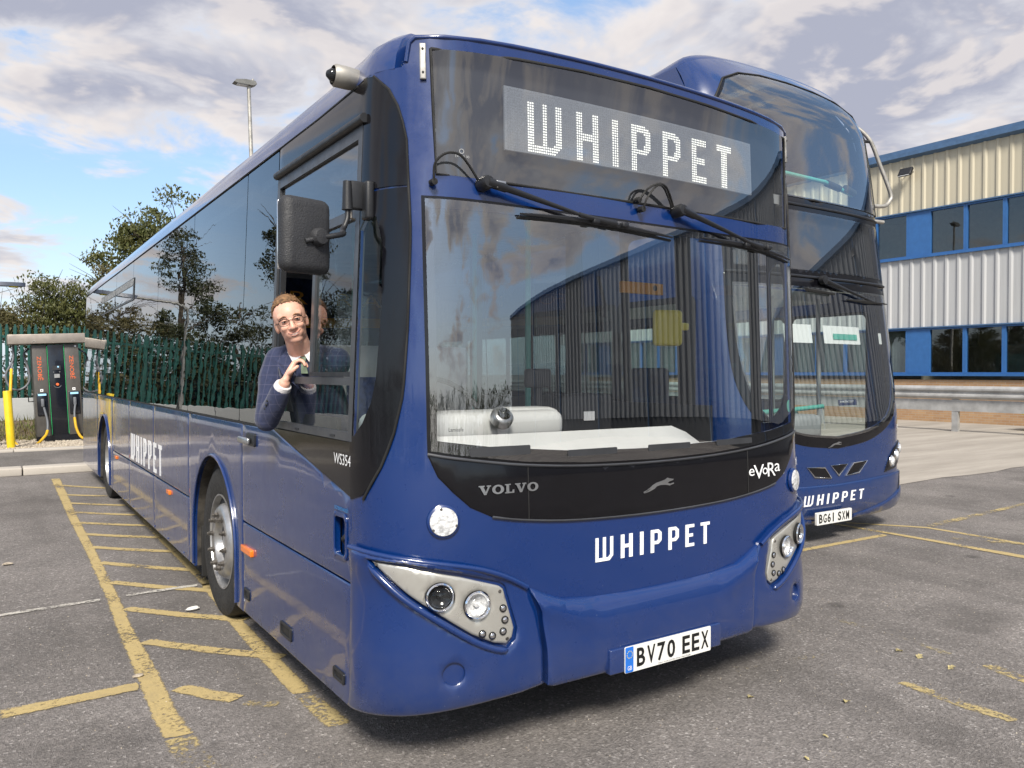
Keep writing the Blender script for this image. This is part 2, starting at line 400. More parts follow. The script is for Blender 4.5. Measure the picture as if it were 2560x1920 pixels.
# ================================================================ ground
def asphalt(name, base, hi, lo):
    m = new_mat(name); t = NT(m); tc = t.n('ShaderNodeTexCoord').outputs['Object']
    v = t.n('ShaderNodeTexVoronoi', {'Vector': tc, 'Scale': 95., 'Randomness': 1.})
    v2 = t.n('ShaderNodeTexVoronoi', {'Vector': tc, 'Scale': 240., 'Randomness': 1.})
    n1 = t.noise(.55, 7, .62, tc); n2 = t.noise(3.2, 8, .7, tc); n3 = t.noise(30, 4, .7, tc)
    sp = t.n('ShaderNodeSeparateColor', {0: v.outputs['Color']}).outputs
    c = t.mix(t.rng(sp[0], .0, 1.), lo, base); c = t.mix(t.rng(sp[1], .92, 1.), c, hi)
    c = t.mix(t.rng(n3, .52, .75, 0, .6), c, tuple(x*.45 for x in base))
    st = t.rng(n1, .34, .66, .72, 1.18); s2 = t.rng(n2, .3, .75, .84, 1.12)
    mul = t.n('ShaderNodeMath', {0: st, 1: s2}, operation='MULTIPLY').outputs[0]
    c = t.n('ShaderNodeVectorMath', {0: c, 3: mul}, operation='SCALE').outputs[0]
    oil = t.rng(t.noise(1.1, 3, .5, t.n('ShaderNodeMapping', {'Vector': tc, 'Location': (5, 3, 0)}).outputs[0]), .60, .72, 0, .42)
    c = t.mix(oil, c, (.055, .05, .047))
    tk = t.noise(1.0, 4, .6, t.n('ShaderNodeMapping', {'Vector': tc, 'Scale': (1.7, .10, 1)}).outputs[0]); c = t.mix(t.rng(tk, .52, .70, 0, .40), c, (.10, .092, .086)); c = t.mix(t.rng(tk, .46, .30, 0, .22), c, (.33, .30, .28))
    dr = t.n('ShaderNodeTexVoronoi', {'Vector': tc, 'Scale': 1.3, 'Randomness': 1.}); dn = t.n('ShaderNodeMath', {0: dr.outputs['Distance'], 1: t.rng(n3, 0, 1, -.06, .06)}, operation='ADD').outputs[0]; c = t.mix(t.rng(dn, .11, .05, 0, .55), c, (.05, .046, .044))
    ck = t.n('ShaderNodeTexVoronoi', {'Vector': t.n('ShaderNodeVectorMath', {0: tc, 1: t.n('ShaderNodeVectorMath', {0: t.n('ShaderNodeTexNoise', {'Vector': tc, 'Scale': 2.5, 'Detail': 5.}).outputs['Color'], 3: .7}, operation='SCALE').outputs[0]}, operation='ADD').outputs[0], 'Scale': .33}, feature='DISTANCE_TO_EDGE')
    ckm = t.n('ShaderNodeMath', {0: t.rng(ck.outputs['Distance'], .0035, .0012), 1: t.rng(n1, .47, .60, 0, .16)}, operation='MULTIPLY').outputs[0]; c = t.mix(ckm, c, (.035, .032, .03))
    h = t.n('ShaderNodeMath', {0: v.outputs['Distance'], 1: v2.outputs['Distance']}, operation='ADD').outputs[0]
    nr = t.bump(h, .75, .008); nr = t.bump(n3, .45, .012, nr); nr = t.bump(n2, .25, .03, nr)
    b = t.n('ShaderNodeBsdfPrincipled', {'Base Color': c, 'Roughness': t.rng(n2, .3, .7, .72, .95), 'Normal': nr, 'Specular IOR Level': .35})
    t.out(b.outputs[0]); return m
asphalt('asphalt', (.285, .262, .248), (.46, .43, .41), (.162, .149, .141))
asphalt('footway', (.24, .22, .21), (.40, .38, .36), (.15, .14, .13))
def worn_paint(name, col, wear):
    m = new_mat(name); t = NT(m); tc = t.n('ShaderNodeTexCoord').outputs['Object']
    uv = t.n('ShaderNodeUVMap').outputs[0]; v = t.n('ShaderNodeSeparateXYZ', {0: uv}).outputs
    n1 = t.noise(2.2, 8, .65, tc); n2 = t.noise(38, 6, .75, tc); n3 = t.noise(150, 3, .6, tc); n4 = t.noise(13, 5, .7, tc)
    M = lambda op, a, b: t.n('ShaderNodeMath', {0: a, 1: b}, operation=op).outputs[0]
    a = M('ADD', M('MULTIPLY', n1, .8), M('MULTIPLY', n2, .75))
    mask = t.rng(a, wear, wear+.10)
    ed = M('ADD', v[1], M('ADD', M('MULTIPLY', M('SUBTRACT', n4, .5), .05), M('MULTIPLY', M('SUBTRACT', n3, .5), .035)))   # metres from the painted edge, ragged
    mask = M('MULTIPLY', mask, t.rng(ed, .012, .020))
    c = t.mix(t.rng(n3, .3, .7), tuple(x*.70 for x in col), col); c = t.mix(t.rng(n1, .35, .7, 0, .5), c, tuple(x*.5+.03 for x in col)); c = t.mix(t.rng(n4, .5, .75, 0, .35), c, (.16, .14, .12))
    b = t.n('ShaderNodeBsdfPrincipled', {'Base Color': c, 'Roughness': .8, 'Normal': t.bump(n2, .5, .006)})
    tr = t.n('ShaderNodeBsdfTransparent')
    t.out(t.n('ShaderNodeMixShader', {0: mask, 1: tr.outputs[0], 2: b.outputs[0]}).outputs[0]); return m
worn_paint('yellow_line', (.56, .43, .19), .64); worn_paint('yellow_faded', (.56, .44, .20), .745)
worn_paint('yellow_ghost', (.50, .42, .24), .80); worn_paint('white_line', (.62, .59, .53), .66); worn_paint('white_ghost', (.5, .48, .45), .90)
def flat(name, pts, z, mat, kind='structure', parent=None):
    me = bpy.data.meshes.new(name); me.from_pydata([(x, y, z) for x, y in pts], [], [tuple(range(len(pts)))]); me.update()
    bm = bmesh.new(); bm.from_mesh(me); bm.normal_update()
    for f in bm.faces:
        if f.normal.z < 0: f.normal_flip()
    bm.to_mesh(me); bm.free()
    o = link(name, me, mat, parent)
    if parent is None: o['kind'] = kind
    return o
yard = flat('asphalt_yard', [(-400, -400), (400, -400), (400, 400), (-400, 400)], 0, 'asphalt'); yard['label'] = 'worn grey asphalt bus yard'
def ragged(poly, amp=.006, res=.06):
    return [(x+random.uniform(-amp, amp), y+random.uniform(-amp, amp)) for x, y in dens(poly, res)]
def strip(pts, widths, z, mat, name='yellow_line', amp=.006):
    """a painted line; its UV v holds the distance in metres to the nearer long edge"""
    z = z*.45+.0012; W0 = widths if isinstance(widths, (list, tuple)) else [widths]*len(pts)
    d = [0]
    for a, b in zip(pts[:-1], pts[1:]): d.append(d[-1]+math.hypot(b[0]-a[0], b[1]-a[1]))
    n = max(2, int(d[-1]/.15)); T = np.concatenate([[0, .022], np.linspace(0, d[-1], n+1)[1:-1], [d[-1]-.022, d[-1]]]); n = len(T)-1; PX = np.interp(T, d, [p[0] for p in pts]); PY = np.interp(T, d, [p[1] for p in pts]); WW = np.interp(T, d, W0)+.03
    vs = []; fs = []; uv = []
    for i in range(n+1):
        a, b = max(0, i-1), min(n, i+1); t = Vector((PX[b]-PX[a], PY[b]-PY[a])).normalized(); nn = Vector((-t.y, t.x)); e = min(T[i], T[-1]-T[i])
        for k in (-.5, 0, .5): vs.append((PX[i]+nn.x*WW[i]*k, PY[i]+nn.y*WW[i]*k, z)); uv.append((T[i], (WW[i]/2 if k == 0 else 0) if 0 < i < n else 0))
    for i in range(n):
        q = i*3; fs += [(q, q+3, q+4, q+1), (q+1, q+4, q+5, q+2)]
    me = bpy.data.meshes.new(name); me.from_pydata(vs, [], fs); me.update(); ul = me.uv_layers.new(name='UVMap')
    for lp in me.loops: ul.data[lp.index].uv = uv[lp.vertex_index]
    bm = bmesh.new(); bm.from_mesh(me); bm.normal_update()
    if bm.faces and sum(f.normal.z for f in bm.faces) < 0: bmesh.ops.reverse_faces(bm, faces=bm.faces)
    bm.to_mesh(me); bm.free(); return link(name, me, mat, yard)
# hatched bay beside the bus
strip([(-1.655, 10.68), (-1.72, 7.0), (-1.735, 5.1), (-1.762, 3.5), (-1.788, 2.67), (-1.795, 1.8), (-1.81, 1.3), (-1.80, 1.0)], [.11, .085, .075, .075, .08, .10, .10, .11], .004, 'yellow_line')
strip([(-1.80, 1.0), (-1.79, .78), (-1.76, .55)], [.11, .13, .15], .004, 'yellow_faded', amp=.02)
strip([(-1.075, 10.4), (-1.075, 8.25), (-1.13, 5.35), (-1.137, 3.66), (-1.19, 2.55), (-1.205, 1.77), (-1.21, 1.15)], [.07, .07, .06, .065, .08, .09, .09], .004, 'yellow_line')
strip([(-1.21, 1.15), (-1.20, .95), (-1.19, .72)], [.09, .10, .10], .004, 'yellow_faded', amp=.02)
rl = [9.92, 8.87, 8.11, 7.38, 6.64, 5.94, 5.27, 4.58, 3.86, 3.08, 2.32]; rr_ = [9.21, 8.40, 7.585, 6.84, 6.13, 5.44, 4.74, 3.97, 3.27, 2.48, 1.71]
for a, b in zip(rl, rr_): strip([(-1.73, a+.06), (-1.45, (a+b)/2+.01), (-1.13, b-.03)], .085, .008, 'yellow_line')
strip([(-1.70, 1.56), (-1.60, 1.40), (-1.49, 1.25)], .095, .008, 'yellow_line'); strip([(-1.48, 1.2), (-1.40, 1.12), (-1.34, 1.09)], .06, .008, 'yellow_faded', amp=.02)
strip([(-1.85, 1.69), (-2.4, 1.675), (-4.5, 1.66)], .105, .008, 'yellow_line')
strip([(-1.83, 3.44), (-2.4, 3.41), (-5.5, 3.3)], .055, .012, 'white_line', 'white_line'); strip([(-1.69, 3.46), (-1.2, 3.46)], .06, .014, 'white_line', 'white_line')
strip([(-1.2, 3.46), (1.0, 3.5)], .06, .004, 'white_line', 'white_line')
strip([(-1.9, 2.55), (-3.2, 2.5)], .05, .004, 'white_ghost', 'white_line'); strip([(-2.0, 6.6), (-4.2, 6.5)], .06, .004, 'white_ghost', 'white_line')
# lines in front of the second bus and to its right
strip([(3.2, 1.76), (3.55, 1.75), (4.66, 1.72)], .07, .004, 'yellow_line')
strip([(4.72, 2.32), (4.75, 1.76), (4.76, 1.24), (4.76, .56), (4.78, -.4)], [.07, .08, .09, .12, .13], .008, 'yellow_line')
strip([(4.88, 2.3), (5.33, 1.70), (5.33, 1.2), (5.31, .80), (5.30, .3)], [.05, .07, .07, .08, .08], .004, 'yellow_line')
strip([(5.40, 1.72), (6.0, 1.74), (7.4, 1.80), (9.0, 1.9)], [.09, .10, .07, .08], .012, 'yellow_faded')
strip([(5.0, 1.30), (5.2, .95), (5.3, .8)], .09, .012, 'yellow_faded'); strip([(5.9, 2.4), (6.6, 1.9), (7.6, 1.2)], .05, .004, 'white_ghost', 'white_line')
strip([(1.965, .50), (1.955, .24), (1.97, .02), (1.92, -.3)], [.03, .05, .03, .06], .004, 'yellow_ghost', amp=.015)
strip([(1.33, -.36), (1.31, -.70), (1.33, -.9)], [.06, .09, .06], .004, 'yellow_faded', amp=.02); strip([(1.93, -.48), (1.87, -.72), (1.85, -1.1)], [.07, .10, .1], .004, 'yellow_faded', amp=.02)
strip([(2.3, 1.0), (2.2, .55), (2.4, .1)], .05, .004, 'white_ghost', 'white_line'); strip([(.75, .2), (.95, .18)], .05, .004, 'yellow_ghost'); strip([(1.1, .12), (1.4, .1)], .05, .004, 'yellow_ghost')
# concrete apron before the offices
def concrete(name, c1, c2):
    m = new_mat(name); t = NT(m); tc = t.n('ShaderNodeTexCoord').outputs['Object']
    mp = t.n('ShaderNodeMapping', {'Vector': tc, 'Scale': (.25, 1.6, 1)}).outputs[0]
    a = t.noise(1.2, 8, .65, mp); b_ = t.noise(18, 6, .7, tc); c = t.mix(t.rng(a, .3, .7), c1, c2); c = t.mix(t.rng(b_, .55, .8, 0, .4), c, tuple(x*.6 for x in c1))
    b = t.n('ShaderNodeBsdfPrincipled', {'Base Color': c, 'Roughness': .9, 'Normal': t.bump(b_, .3, .01)}); t.out(b.outputs[0])
concrete('concrete', (.25, .225, .195), (.40, .365, .32)); concrete('kerb_concrete', (.36, .33, .29), (.50, .46, .41)); concrete('wall_concrete', (.30, .31, .31), (.42, .43, .43))
ap = [(5.7, 3.5)]+[(5.7+i*.7, 3.55+.05*math.sin(i*1.7)+random.uniform(-.03, .03)) for i in range(1, 24)]+[(22.4, 3.9), (22.4, 34), (5.7, 34)]
o = flat('concrete_apron', ap, .006, 'concrete'); o['label'] = 'pale concrete apron before the offices'
for i in range(4):
    y = 7.2+i*5.2
    strip([(5.8, y), (22.3, y+.1)], .03, .010, 'rubber', 'joint_seal', amp=.004)
strip([(9.5, 10.6), (11, 10.2), (13, 10.5)], .08, .010, 'yellow_faded')
# footway at the end of the bay: kerb, tarmac, edging kerb, gravel bed
fw = MB().box((-6, 13.1, .045), (20, 2.8, .09)).build('footway', 'footway'); fw['kind'] = 'structure'; fw['label'] = 'dark tarmac footway behind the long kerb'
for i in range(16):
    MB().rbox((-14.5+i*.915*1.25+.45, 11.52, .055), (1.13, .37, .12), .018).build('kerbstone', 'kerb_concrete', fw, 40)
    MB().rbox((-14.5+i*1.14+.45, 14.67, .06), (1.13, .33, .13), .012).build('edging_kerb', 'kerb_concrete', fw, 40)
bed = flat('gravel_bed', [(-14, 14.8), (4, 14.8), (4, 17.6), (-14, 17.6)], .075, 'asphalt'); bed['label'] = 'gravel bed around the charger'
pmat('pebble', (.52, .46, .37), .8, col2=(.22, .18, .14), var=.3, vscale=25)
pmat('soil', (.16, .12, .085), .95, col2=(.06, .05, .035), vscale=5, bump=.8, bscale=30)
g = MB(); base = [Vector(v) for v in ((1, 0, 0), (-1, 0, 0), (0, 1, 0), (0, -1, 0), (0, 0, .8), (0, 0, -.8))]; fo = [(0, 2, 4), (2, 1, 4), (1, 3, 4), (3, 0, 4), (2, 0, 5), (1, 2, 5), (3, 1, 5), (0, 3, 5)]
for i in range(9000):
    x = -9+10.5*random.random() if i % 2 else -3.2+3.2*random.random(); y = 14.86+random.random()**1.2*2.6; s = random.uniform(.012, .038); e = Euler([random.uniform(0, 6) for _ in range(3)]).to_matrix()
    g.add([e @ (v*s*random.uniform(.7, 1.2))+Vector((x, y, .085+s*.3)) for v in base], fo)
tag(g.build('gravel', 'pebble'), 'cream and brown pebbles around the charger foot', None, None, 'stuff')
g = MB()
for i in range(1500):
    x = random.uniform(-3, 4.5); y = random.uniform(-2.0, 3.5); s = random.uniform(.0015, .0045)
    e = Euler([random.uniform(0, 6) for _ in range(3)]).to_matrix(); g.add([e @ (v*s)+Vector((x, y, s*.5)) for v in base], fo)
tag(g.build('loose_grit', 'pebble'), 'tiny loose stones on the asphalt', None, None, 'stuff')
# earth bank and low concrete wall under the palisade fence
nx, ny = 60, 8; vs = []; fs = []
for j in range(ny+1):
    for i in range(nx+1):
        x = -14+i*18/nx; y = 17.2+j*1.0/ny; vs.append((x, y, .06+.42*(j/ny)**1.3+random.uniform(-.03, .03)))
for j in range(ny):
    for i in range(nx): a = j*(nx+1)+i; fs.append((a, a+1, a+nx+2, a+nx+1))
me = bpy.data.meshes.new('earth_bank'); me.from_pydata(vs, [], fs); o = link('earth_bank', me, 'soil', None, 60); tag(o, 'bare brown earth bank below the low concrete wall', None, None, 'structure')
w = empty('low_concrete_wall', (-5, 18.35, 0)); tag(w, 'low grey concrete panel wall at the fence foot', 'wall')
for i in range(8): MB().rbox((-8+i*2.3, 0, .55), (2.285, .12, .85), .012).build('wall_panel', 'wall_concrete', w, 40)
# grass and weeds on the bank
pmat('weed', (.10, .13, .03), .7, col2=(.16, .12, .04), vscale=3)
g = MB()
for i in range(5000):
    x = random.uniform(-9, 2); y = 17.1+random.random()*1.1; z = .06+.42*max(0, (y-17.2))**1.3; h = random.uniform(.05, .20); a = random.uniform(0, 6.3); dx, dy = math.cos(a)*.012, math.sin(a)*.012; lx, ly = random.uniform(-.08, .08), random.uniform(-.08, .08)
    g.add([(x-dx, y-dy, z), (x+dx, y+dy, z), (x+lx, y+ly, z+h)], [(0, 1, 2)])
tag(g.build('weeds', 'weed'), 'thin weeds and grass on the earth bank', None, None, 'stuff')
# ================================================================ palisade fence
pmat('fence_green', (.012, .085, .070), .45, var=.25, vscale=4)
fence = empty('palisade_fence', (-4.5, 18.55, 0)); tag(fence, 'dark green steel palisade fence behind the charger', 'fence')
def pale_mesh():
    b = MB(); w = .036; d = .012; z0, z1 = .45, 2.55
    prof = [(-w, 0), (-w*.55, -d), (w*.55, -d), (w, 0)]
    vs = [(x, y, z) for z in (z0, z1) for x, y in prof]+[(-w*.4, -d*.6, z1+.09), (w*.4, -d*.6, z1+.09)]
    fs = [(i, i+1, i+5, i+4) for i in range(3)]+[(4, 5, 8), (5, 6, 9, 8), (6, 7, 9)]
    b.add(vs, fs); b.add([(x, y+.004, z) for x, y, z in vs], [f[::-1] for f in fs]); return b
p0 = None
for i in range(86):
    x = -6.4+i*.142
    if p0 is None: p0 = pale_mesh().build('pale', 'fence_green', fence); c = p0
    else: c = p0.copy(); COL.objects.link(c); c.parent = fence
    c.location = (x, 0, random.uniform(-.006, .006)); c.rotation_euler = (0, random.uniform(-.006, .006), 0)
for z in (.95, 2.36): MB().box((-.3, .035, z), (12.6, .05, .055)).build('fence_rail', 'fence_green', fence)
for i in range(6): MB().box((-6.0+i*2.4, .10, 1.3), (.07, .07, 2.6)).build('fence_post', 'fence_green', fence)
# ================================================================ vegetation
def leafmat(name, c1, c2):
    m = new_mat(name); t = NT(m); oi = t.n('ShaderNodeTexCoord').outputs['Object']
    c = t.mix(t.rng(t.noise(2.1, 4, .6, oi), .35, .65), c1, c2); c = t.mix(t.rng(t.noise(40, 2, .6, oi), .4, .7, 0, .5), c, tuple(min(1, x*1.7) for x in c2))
    d = t.n('ShaderNodeBsdfPrincipled', {'Base Color': c, 'Roughness': .55}); tr = t.n('ShaderNodeBsdfTranslucent', {'Color': c})
    t.out(t.n('ShaderNodeMixShader', {0: .28, 1: d.outputs[0], 2: tr.outputs[0]}).outputs[0])
leafmat('leaf_oak', (.055, .075, .018), (.105, .105, .030)); leafmat('leaf_dark', (.032, .045, .016), (.060, .066, .024)); leafmat('leaf_olive', (.075, .075, .028), (.12, .10, .04)); leafmat('leaf_far', (.05, .065, .025), (.085, .09, .04))
pmat('bark', (.095, .075, .055), .9, bump=.7, bscale=40, var=.3, vscale=12)
def leaves(b, c, r, n, s, rnd):
    for _ in range(n):
        d = Vector((rnd.gauss(0, 1), rnd.gauss(0, 1), rnd.gauss(0, 1))).normalized()*(rnd.random()**.45)
        p = Vector((c[0]+d.x*r[0], c[1]+d.y*r[1], c[2]+d.z*r[2])); e = Euler((rnd.uniform(0, 6.3), rnd.uniform(0, 6.3), rnd.uniform(0, 6.3))).to_matrix(); q = s*rnd.uniform(.6, 1.3)
        b.add([p+e @ Vector(v) for v in ((-q, 0, 0), (0, -q*.45, q*.12), (q, 0, 0), (0, q*.45, q*.12))], [(0, 1, 2, 3)])
def tree(name, label, base, h, lobes, leaf, lmat, seed, cat='tree', group=None, trunk_r=.14, twigs=14, trunk_h=.5):
    rnd = random.Random(seed); t = empty(name, base); tag(t, label, cat, group)
    tb = MB(); top = Vector((rnd.uniform(-.2, .2), rnd.uniform(-.2, .2), h*trunk_h))
    tb.tube([(0, 0, -.1), top*.5+Vector((rnd.uniform(-.1, .1), 0, 0)), top], [trunk_r, trunk_r*.8, trunk_r*.55], 8)
    lb = MB()
    for (cx, cy, cz, rx, ry, rz, n) in lobes:
        c = Vector((cx, cy, cz)); st = Vector((top.x*.8, top.y*.8, min(top.z, cz*.75)))
        mid = (st+c)/2+Vector((rnd.uniform(-.2, .2), rnd.uniform(-.2, .2), rnd.uniform(0, .25)))
        tb.tube([st, mid, c], [trunk_r*.5, trunk_r*.3, trunk_r*.12], 6)
        k = max(4, n//90)
        for _ in range(k):       # leaf clumps on twigs spread through the lobe
            d = Vector((rnd.gauss(0, 1), rnd.gauss(0, 1), rnd.gauss(0, 1))).normalized()*rnd.uniform(.35, 1.08)
            q = c+Vector((d.x*rx, d.y*ry, d.z*rz)); tb.tube([c+(q-c)*.1, (c+q)/2+Vector((0, 0, rnd.uniform(-.05, .1))), q], [trunk_r*.14, trunk_r*.09, trunk_r*.05], 4)
            cr = rnd.uniform(.26, .50)*min(rx, rz)**.5
            leaves(lb, q, (cr*1.2, cr*1.2, cr*.8), int(n*1.9)//k, leaf*.8, rnd)
    for _ in range(twigs):
        cx, cy, cz, rx, ry, rz, n = rnd.choice(lobes); a = rnd.uniform(0, 6.3); d = Vector((math.cos(a)*rx, math.sin(a)*ry*.5, rz*rnd.uniform(.6, 1.2)))
        p = Vector((cx, cy, cz)); q = p+d*rnd.uniform(1.0, 1.35); tb.tube([p, p+d*.6+Vector((0, 0, .1)), q], [.016, .010, .004], 4)
    tb.build('trunk', 'bark', t, 60); lb.build('crown', lmat, t); return t
tree('broadleaf_tree', 'tall green broadleaf tree rising behind the single deck bus roof', (2.0, 24.5, 0), 7.4, [(0, 0, 5.0, 1.7, 1.5, 1.5, 2600), (.7, 0, 6.1, 1.3, 1.2, 1.1, 1900), (-1.1, .2, 4.2, 1.0, 1.0, 1.0, 1300), (1.4, 0, 4.6, 1.3, 1.2, 1.3, 1700), (-.5, 0, 5.9, .7, .7, .6, 700)], .085, 'leaf_oak', 11, trunk_r=.2)
tree('hawthorn_tree', 'sparse twiggy hawthorn standing behind the fence beside the charger', (.35, 21.5, 0), 4.6, [(0, 0, 3.7, .9, .8, .7, 900), (.5, 0, 3.1, .9, .8, .8, 1100), (-.5, 0, 2.8, .8, .7, .7, 900), (0, -1.2, 1.3, 1.2, .5, 1.0, 3000)], .06, 'leaf_olive', 12, trunk_r=.09, twigs=34)
tree('dense_shrub', 'rounded green shrub topping the fence above the charger canopy', (-1.1, 20.6, 0), 4.1, [(0, 0, 3.35, .75, .7, .75, 2000), (.5, 0, 2.9, .8, .7, .8, 1700), (-.5, 0, 2.7, .8, .7, .8, 1500), (.1, 0, 2.1, 1.1, .8, .8, 1900), (.3, -.6, 1.0, 1.3, .4, .8, 3000)], .055, 'leaf_oak', 13, trunk_r=.08, twigs=20, cat='shrub')
tree('wild_shrub', 'thin leafy shrub behind the fence near the small street lamp', (-2.75, 20.4, 0), 3.6, [(0, 0, 3.1, .8, .7, .55, 1000), (.5, 0, 2.5, .9, .7, .8, 1700), (-.6, 0, 2.3, .9, .7, .8, 1700), (0, -.6, 1.1, 1.2, .4, .9, 3000)], .055, 'leaf_olive', 14, trunk_r=.07, twigs=26, cat='shrub')
k = 0
LB = ['dark bramble thicket beside the thin shrub, below the slender birch', 'tall dark bramble thicket between the birch and the olive thicket', 'olive green thicket at the foot of the ash tree', 'largest dark thicket at the far end of the fence', 'dark thicket behind the hawthorn, under the tall broadleaf tree', 'olive thicket by the foot of the tall lighting column']
for x, y, hh, sc, mt in ((-4.3, 20.3, 3.4, 1., 'leaf_dark'), (-5.9, 20.6, 4.2, 1.1, 'leaf_dark'), (-7.6, 20.3, 3.3, 1., 'leaf_olive'), (-9.4, 20.8, 5.2, 1.3, 'leaf_dark'), (1.9, 20.2, 3.2, 1., 'leaf_dark'), (3.6, 20.5, 3.4, 1.1, 'leaf_olive')):
    k += 1
    tree('bramble_thicket', LB[k-1], (x, y, 0), hh, [(0, 0, hh*.8, .9*sc, .7, hh*.2, 1400), (.6*sc, 0, hh*.55, .9*sc, .7, hh*.28, 1700), (-.6*sc, 0, hh*.5, .9*sc, .7, hh*.28, 1700), (0, -.2, hh*.35, 1.1*sc, .6, hh*.25, 2200), (.5, -.5, .9, 1.0*sc, .4, .7, 2600), (-.6, -.5, .9, 1.0*sc, .4, .7, 2600)], .06, mt, 30+k, trunk_r=.07, twigs=24, cat='thicket', group='thickets behind the fence')
tree('slender_birch', 'slender birch with an airy crown beyond the fence, mirrored in the bus', (-4.6, 22.5, 0), 7.0, [(0, 0, 5.2, .8, .7, .9, 1200), (.3, 0, 6.3, .5, .5, .6, 600), (-.5, 0, 4.2, .6, .5, .5, 500)], .06, 'leaf_dark', 51, trunk_r=.08, twigs=20, trunk_h=.7)
tree('ash_tree', 'tall ash tree beyond the fence, mirrored in the cab window', (-7.9, 22.0, 0), 7.6, [(0, 0, 5.4, 1.0, .9, 1.1, 1600), (.6, 0, 6.4, .7, .6, .7, 800), (-.8, 0, 4.4, .8, .7, .8, 900)], .065, 'leaf_dark', 52, trunk_r=.1, twigs=24, trunk_h=.65)
# far hedge line closing the yard, seen only as a reflection or beyond the buses
hb = MB(); rnd = random.Random(5)
for i in range(150):
    a = i/150
    if a < .55: x, y = -60+a/.55*110, -62
    else: x, y = -34, -60+(a-.55)/.45*86
    for _ in range(5): leaves(hb, (x+rnd.uniform(-1, 1), y+rnd.uniform(-1, 1), rnd.uniform(.6, 3.6)), (1.1, 1.1, .9), 36, .2, rnd)
tag(hb.build('far_hedge', 'leaf_far'), 'far dark hedge of trees closing the yard', None, None, 'stuff')
# ================================================================ lamps
pmat('galv', (.46, .44, .40), .5, .5, var=.2, vscale=6); pmat('lamp_grey', (.20, .20, .19), .5, .3)
lp = empty('lighting_column', (3.95, 19.9, 0)); tag(lp, 'tall pale lighting column behind the single deck bus', 'lamp post')
lp.rotation_euler = (0, R_(-1.8), 0)
MB().tube([(0, 0, -.05), (0, 0, 1.3), (0, 0, 1.35), (0, 0, 9.55)], [.11, .11, .075, .05], 12).build('column', 'galv', lp, 50)
b = MB(); b.prism([(-.42, .0), (-.36, .07), (-.1, .11), (.16, .10), (.2, .02), (.1, -.03), (-.3, -.03)], lambda x, z: (x, -.13, 9.56+z), lambda x, z: (x, .13, 9.56+z)); b.build('lamp_head', 'lamp_grey', lp, 40)
MB().rbox((-.18, 0, 9.525), (.3, .2, .02), .008).build('lens', 'lamp_lens', lp); MB().lathe([(.03, 9.66), (.03, 9.74), (.001, 9.75)], (.12, 0, 0), (0, 0, 1), 10).build('photocell', 'galv', lp, 50)
lp = empty('street_lamp', (-3.75, 16.6, 0)); tag(lp, 'short grey street lamp with a flat leaf shaped head', 'street lamp')
MB().tube([(0, 0, -.02), (0, 0, .9), (0, 0, .95), (0, 0, 3.0), (.04, 0, 3.22), (.2, 0, 3.32), (1.15, 0, 3.33)], [.06, .06, .045, .04, .035, .03, .03], 10).build('column', 'lamp_grey', lp, 50)
b = MB(); hp = sp2([(1.05, 0), (1.25, .09), (1.55, .12), (1.85, .09), (1.95, 0), (1.85, -.09), (1.55, -.12), (1.25, -.09)], 4, True)
pmat('lamp_head_dark', (.06, .075, .11), .4)
b.prism([(x, y) for x, y in hp], lambda x, y: (x, y, 3.30+.02*(x-1)), lambda x, y: (x, y*.8, 3.38+.02*(x-1))); b.build('lamp_head', 'lamp_head_dark', lp, 50)
MB().lathe([(.085, 0), (.085, -.02), (.001, -.025)], (1.74, 0, 3.315), (0, 0, 1), 16).build('lens', 'yellow_plastic', lp, 50)
# ================================================================ bollards and charging station
pmat('bollard_yellow', (.78, .56, .02), .35, var=.06, coat=.3); pmat('bollard_grey', (.22, .225, .23), .4)
def bollard(name, label, loc, r, h, mat, lean=0.):
    t = empty(name, loc); tag(t, label, 'bollard'); t.rotation_euler = (0, R_(lean), 0)
    MB().lathe([(r, -.03), (r, h-.015), (r*.93, h), (.001, h+.004)], (0, 0, 0), (0, 0, 1), 24).build('post', mat, t, 50)
    MB().lathe([(r*1.01, .0), (r*1.5, .0), (r*1.45, .02), (r*1.01, .025)], (0, 0, 0), (0, 0, 1), 24).build('collar', 'kerb_concrete', t, 50)
bollard('bollard', 'bright yellow steel bollard beside the charger', (-2.10, 15.35, .08), .072, 1.12, 'bollard_yellow', -3.2)
bollard('bollard', 'dark grey steel bollard standing left of the yellow one', (-2.36, 16.2, .08), .075, .78, 'bollard_grey', -2)
ch = empty('charging_station', (-1.18, 16.9, .10)); tag(ch, 'grey and black electric bus charging station with a flat canopy', 'charging station'); ch.rotation_euler = (0, R_(-2.9), 0)
pmat('charger_grey', (.115, .108, .10), .45, .3, var=.1); pmat('charger_black', (.010, .012, .018), .2, var=.1, coat=.4); pmat('green_led', (.05, .6, .2), .4, emit=(.1, .9, .3), estr=.25); pmat('logo_orange', (.85, .17, .05), .5); pmat('screen_blue', (.25, .45, .6), .3, emit=(.35, .6, .8), estr=.4); pmat('canopy_metal', (.40, .355, .31), .42, .45, var=.12, vscale=3); pmat('cable_grey', (.16, .17, .19), .5); pmat('cable_yellow', (.80, .47, .02), .45)
MB().rbox((0, .1, -.06), (1.25, .95, .12), .01).build('plinth', 'kerb_concrete', ch, 40)
MB().box((0, .1, .06), (.90, .78, .14)).build('base', 'charger_black', ch)
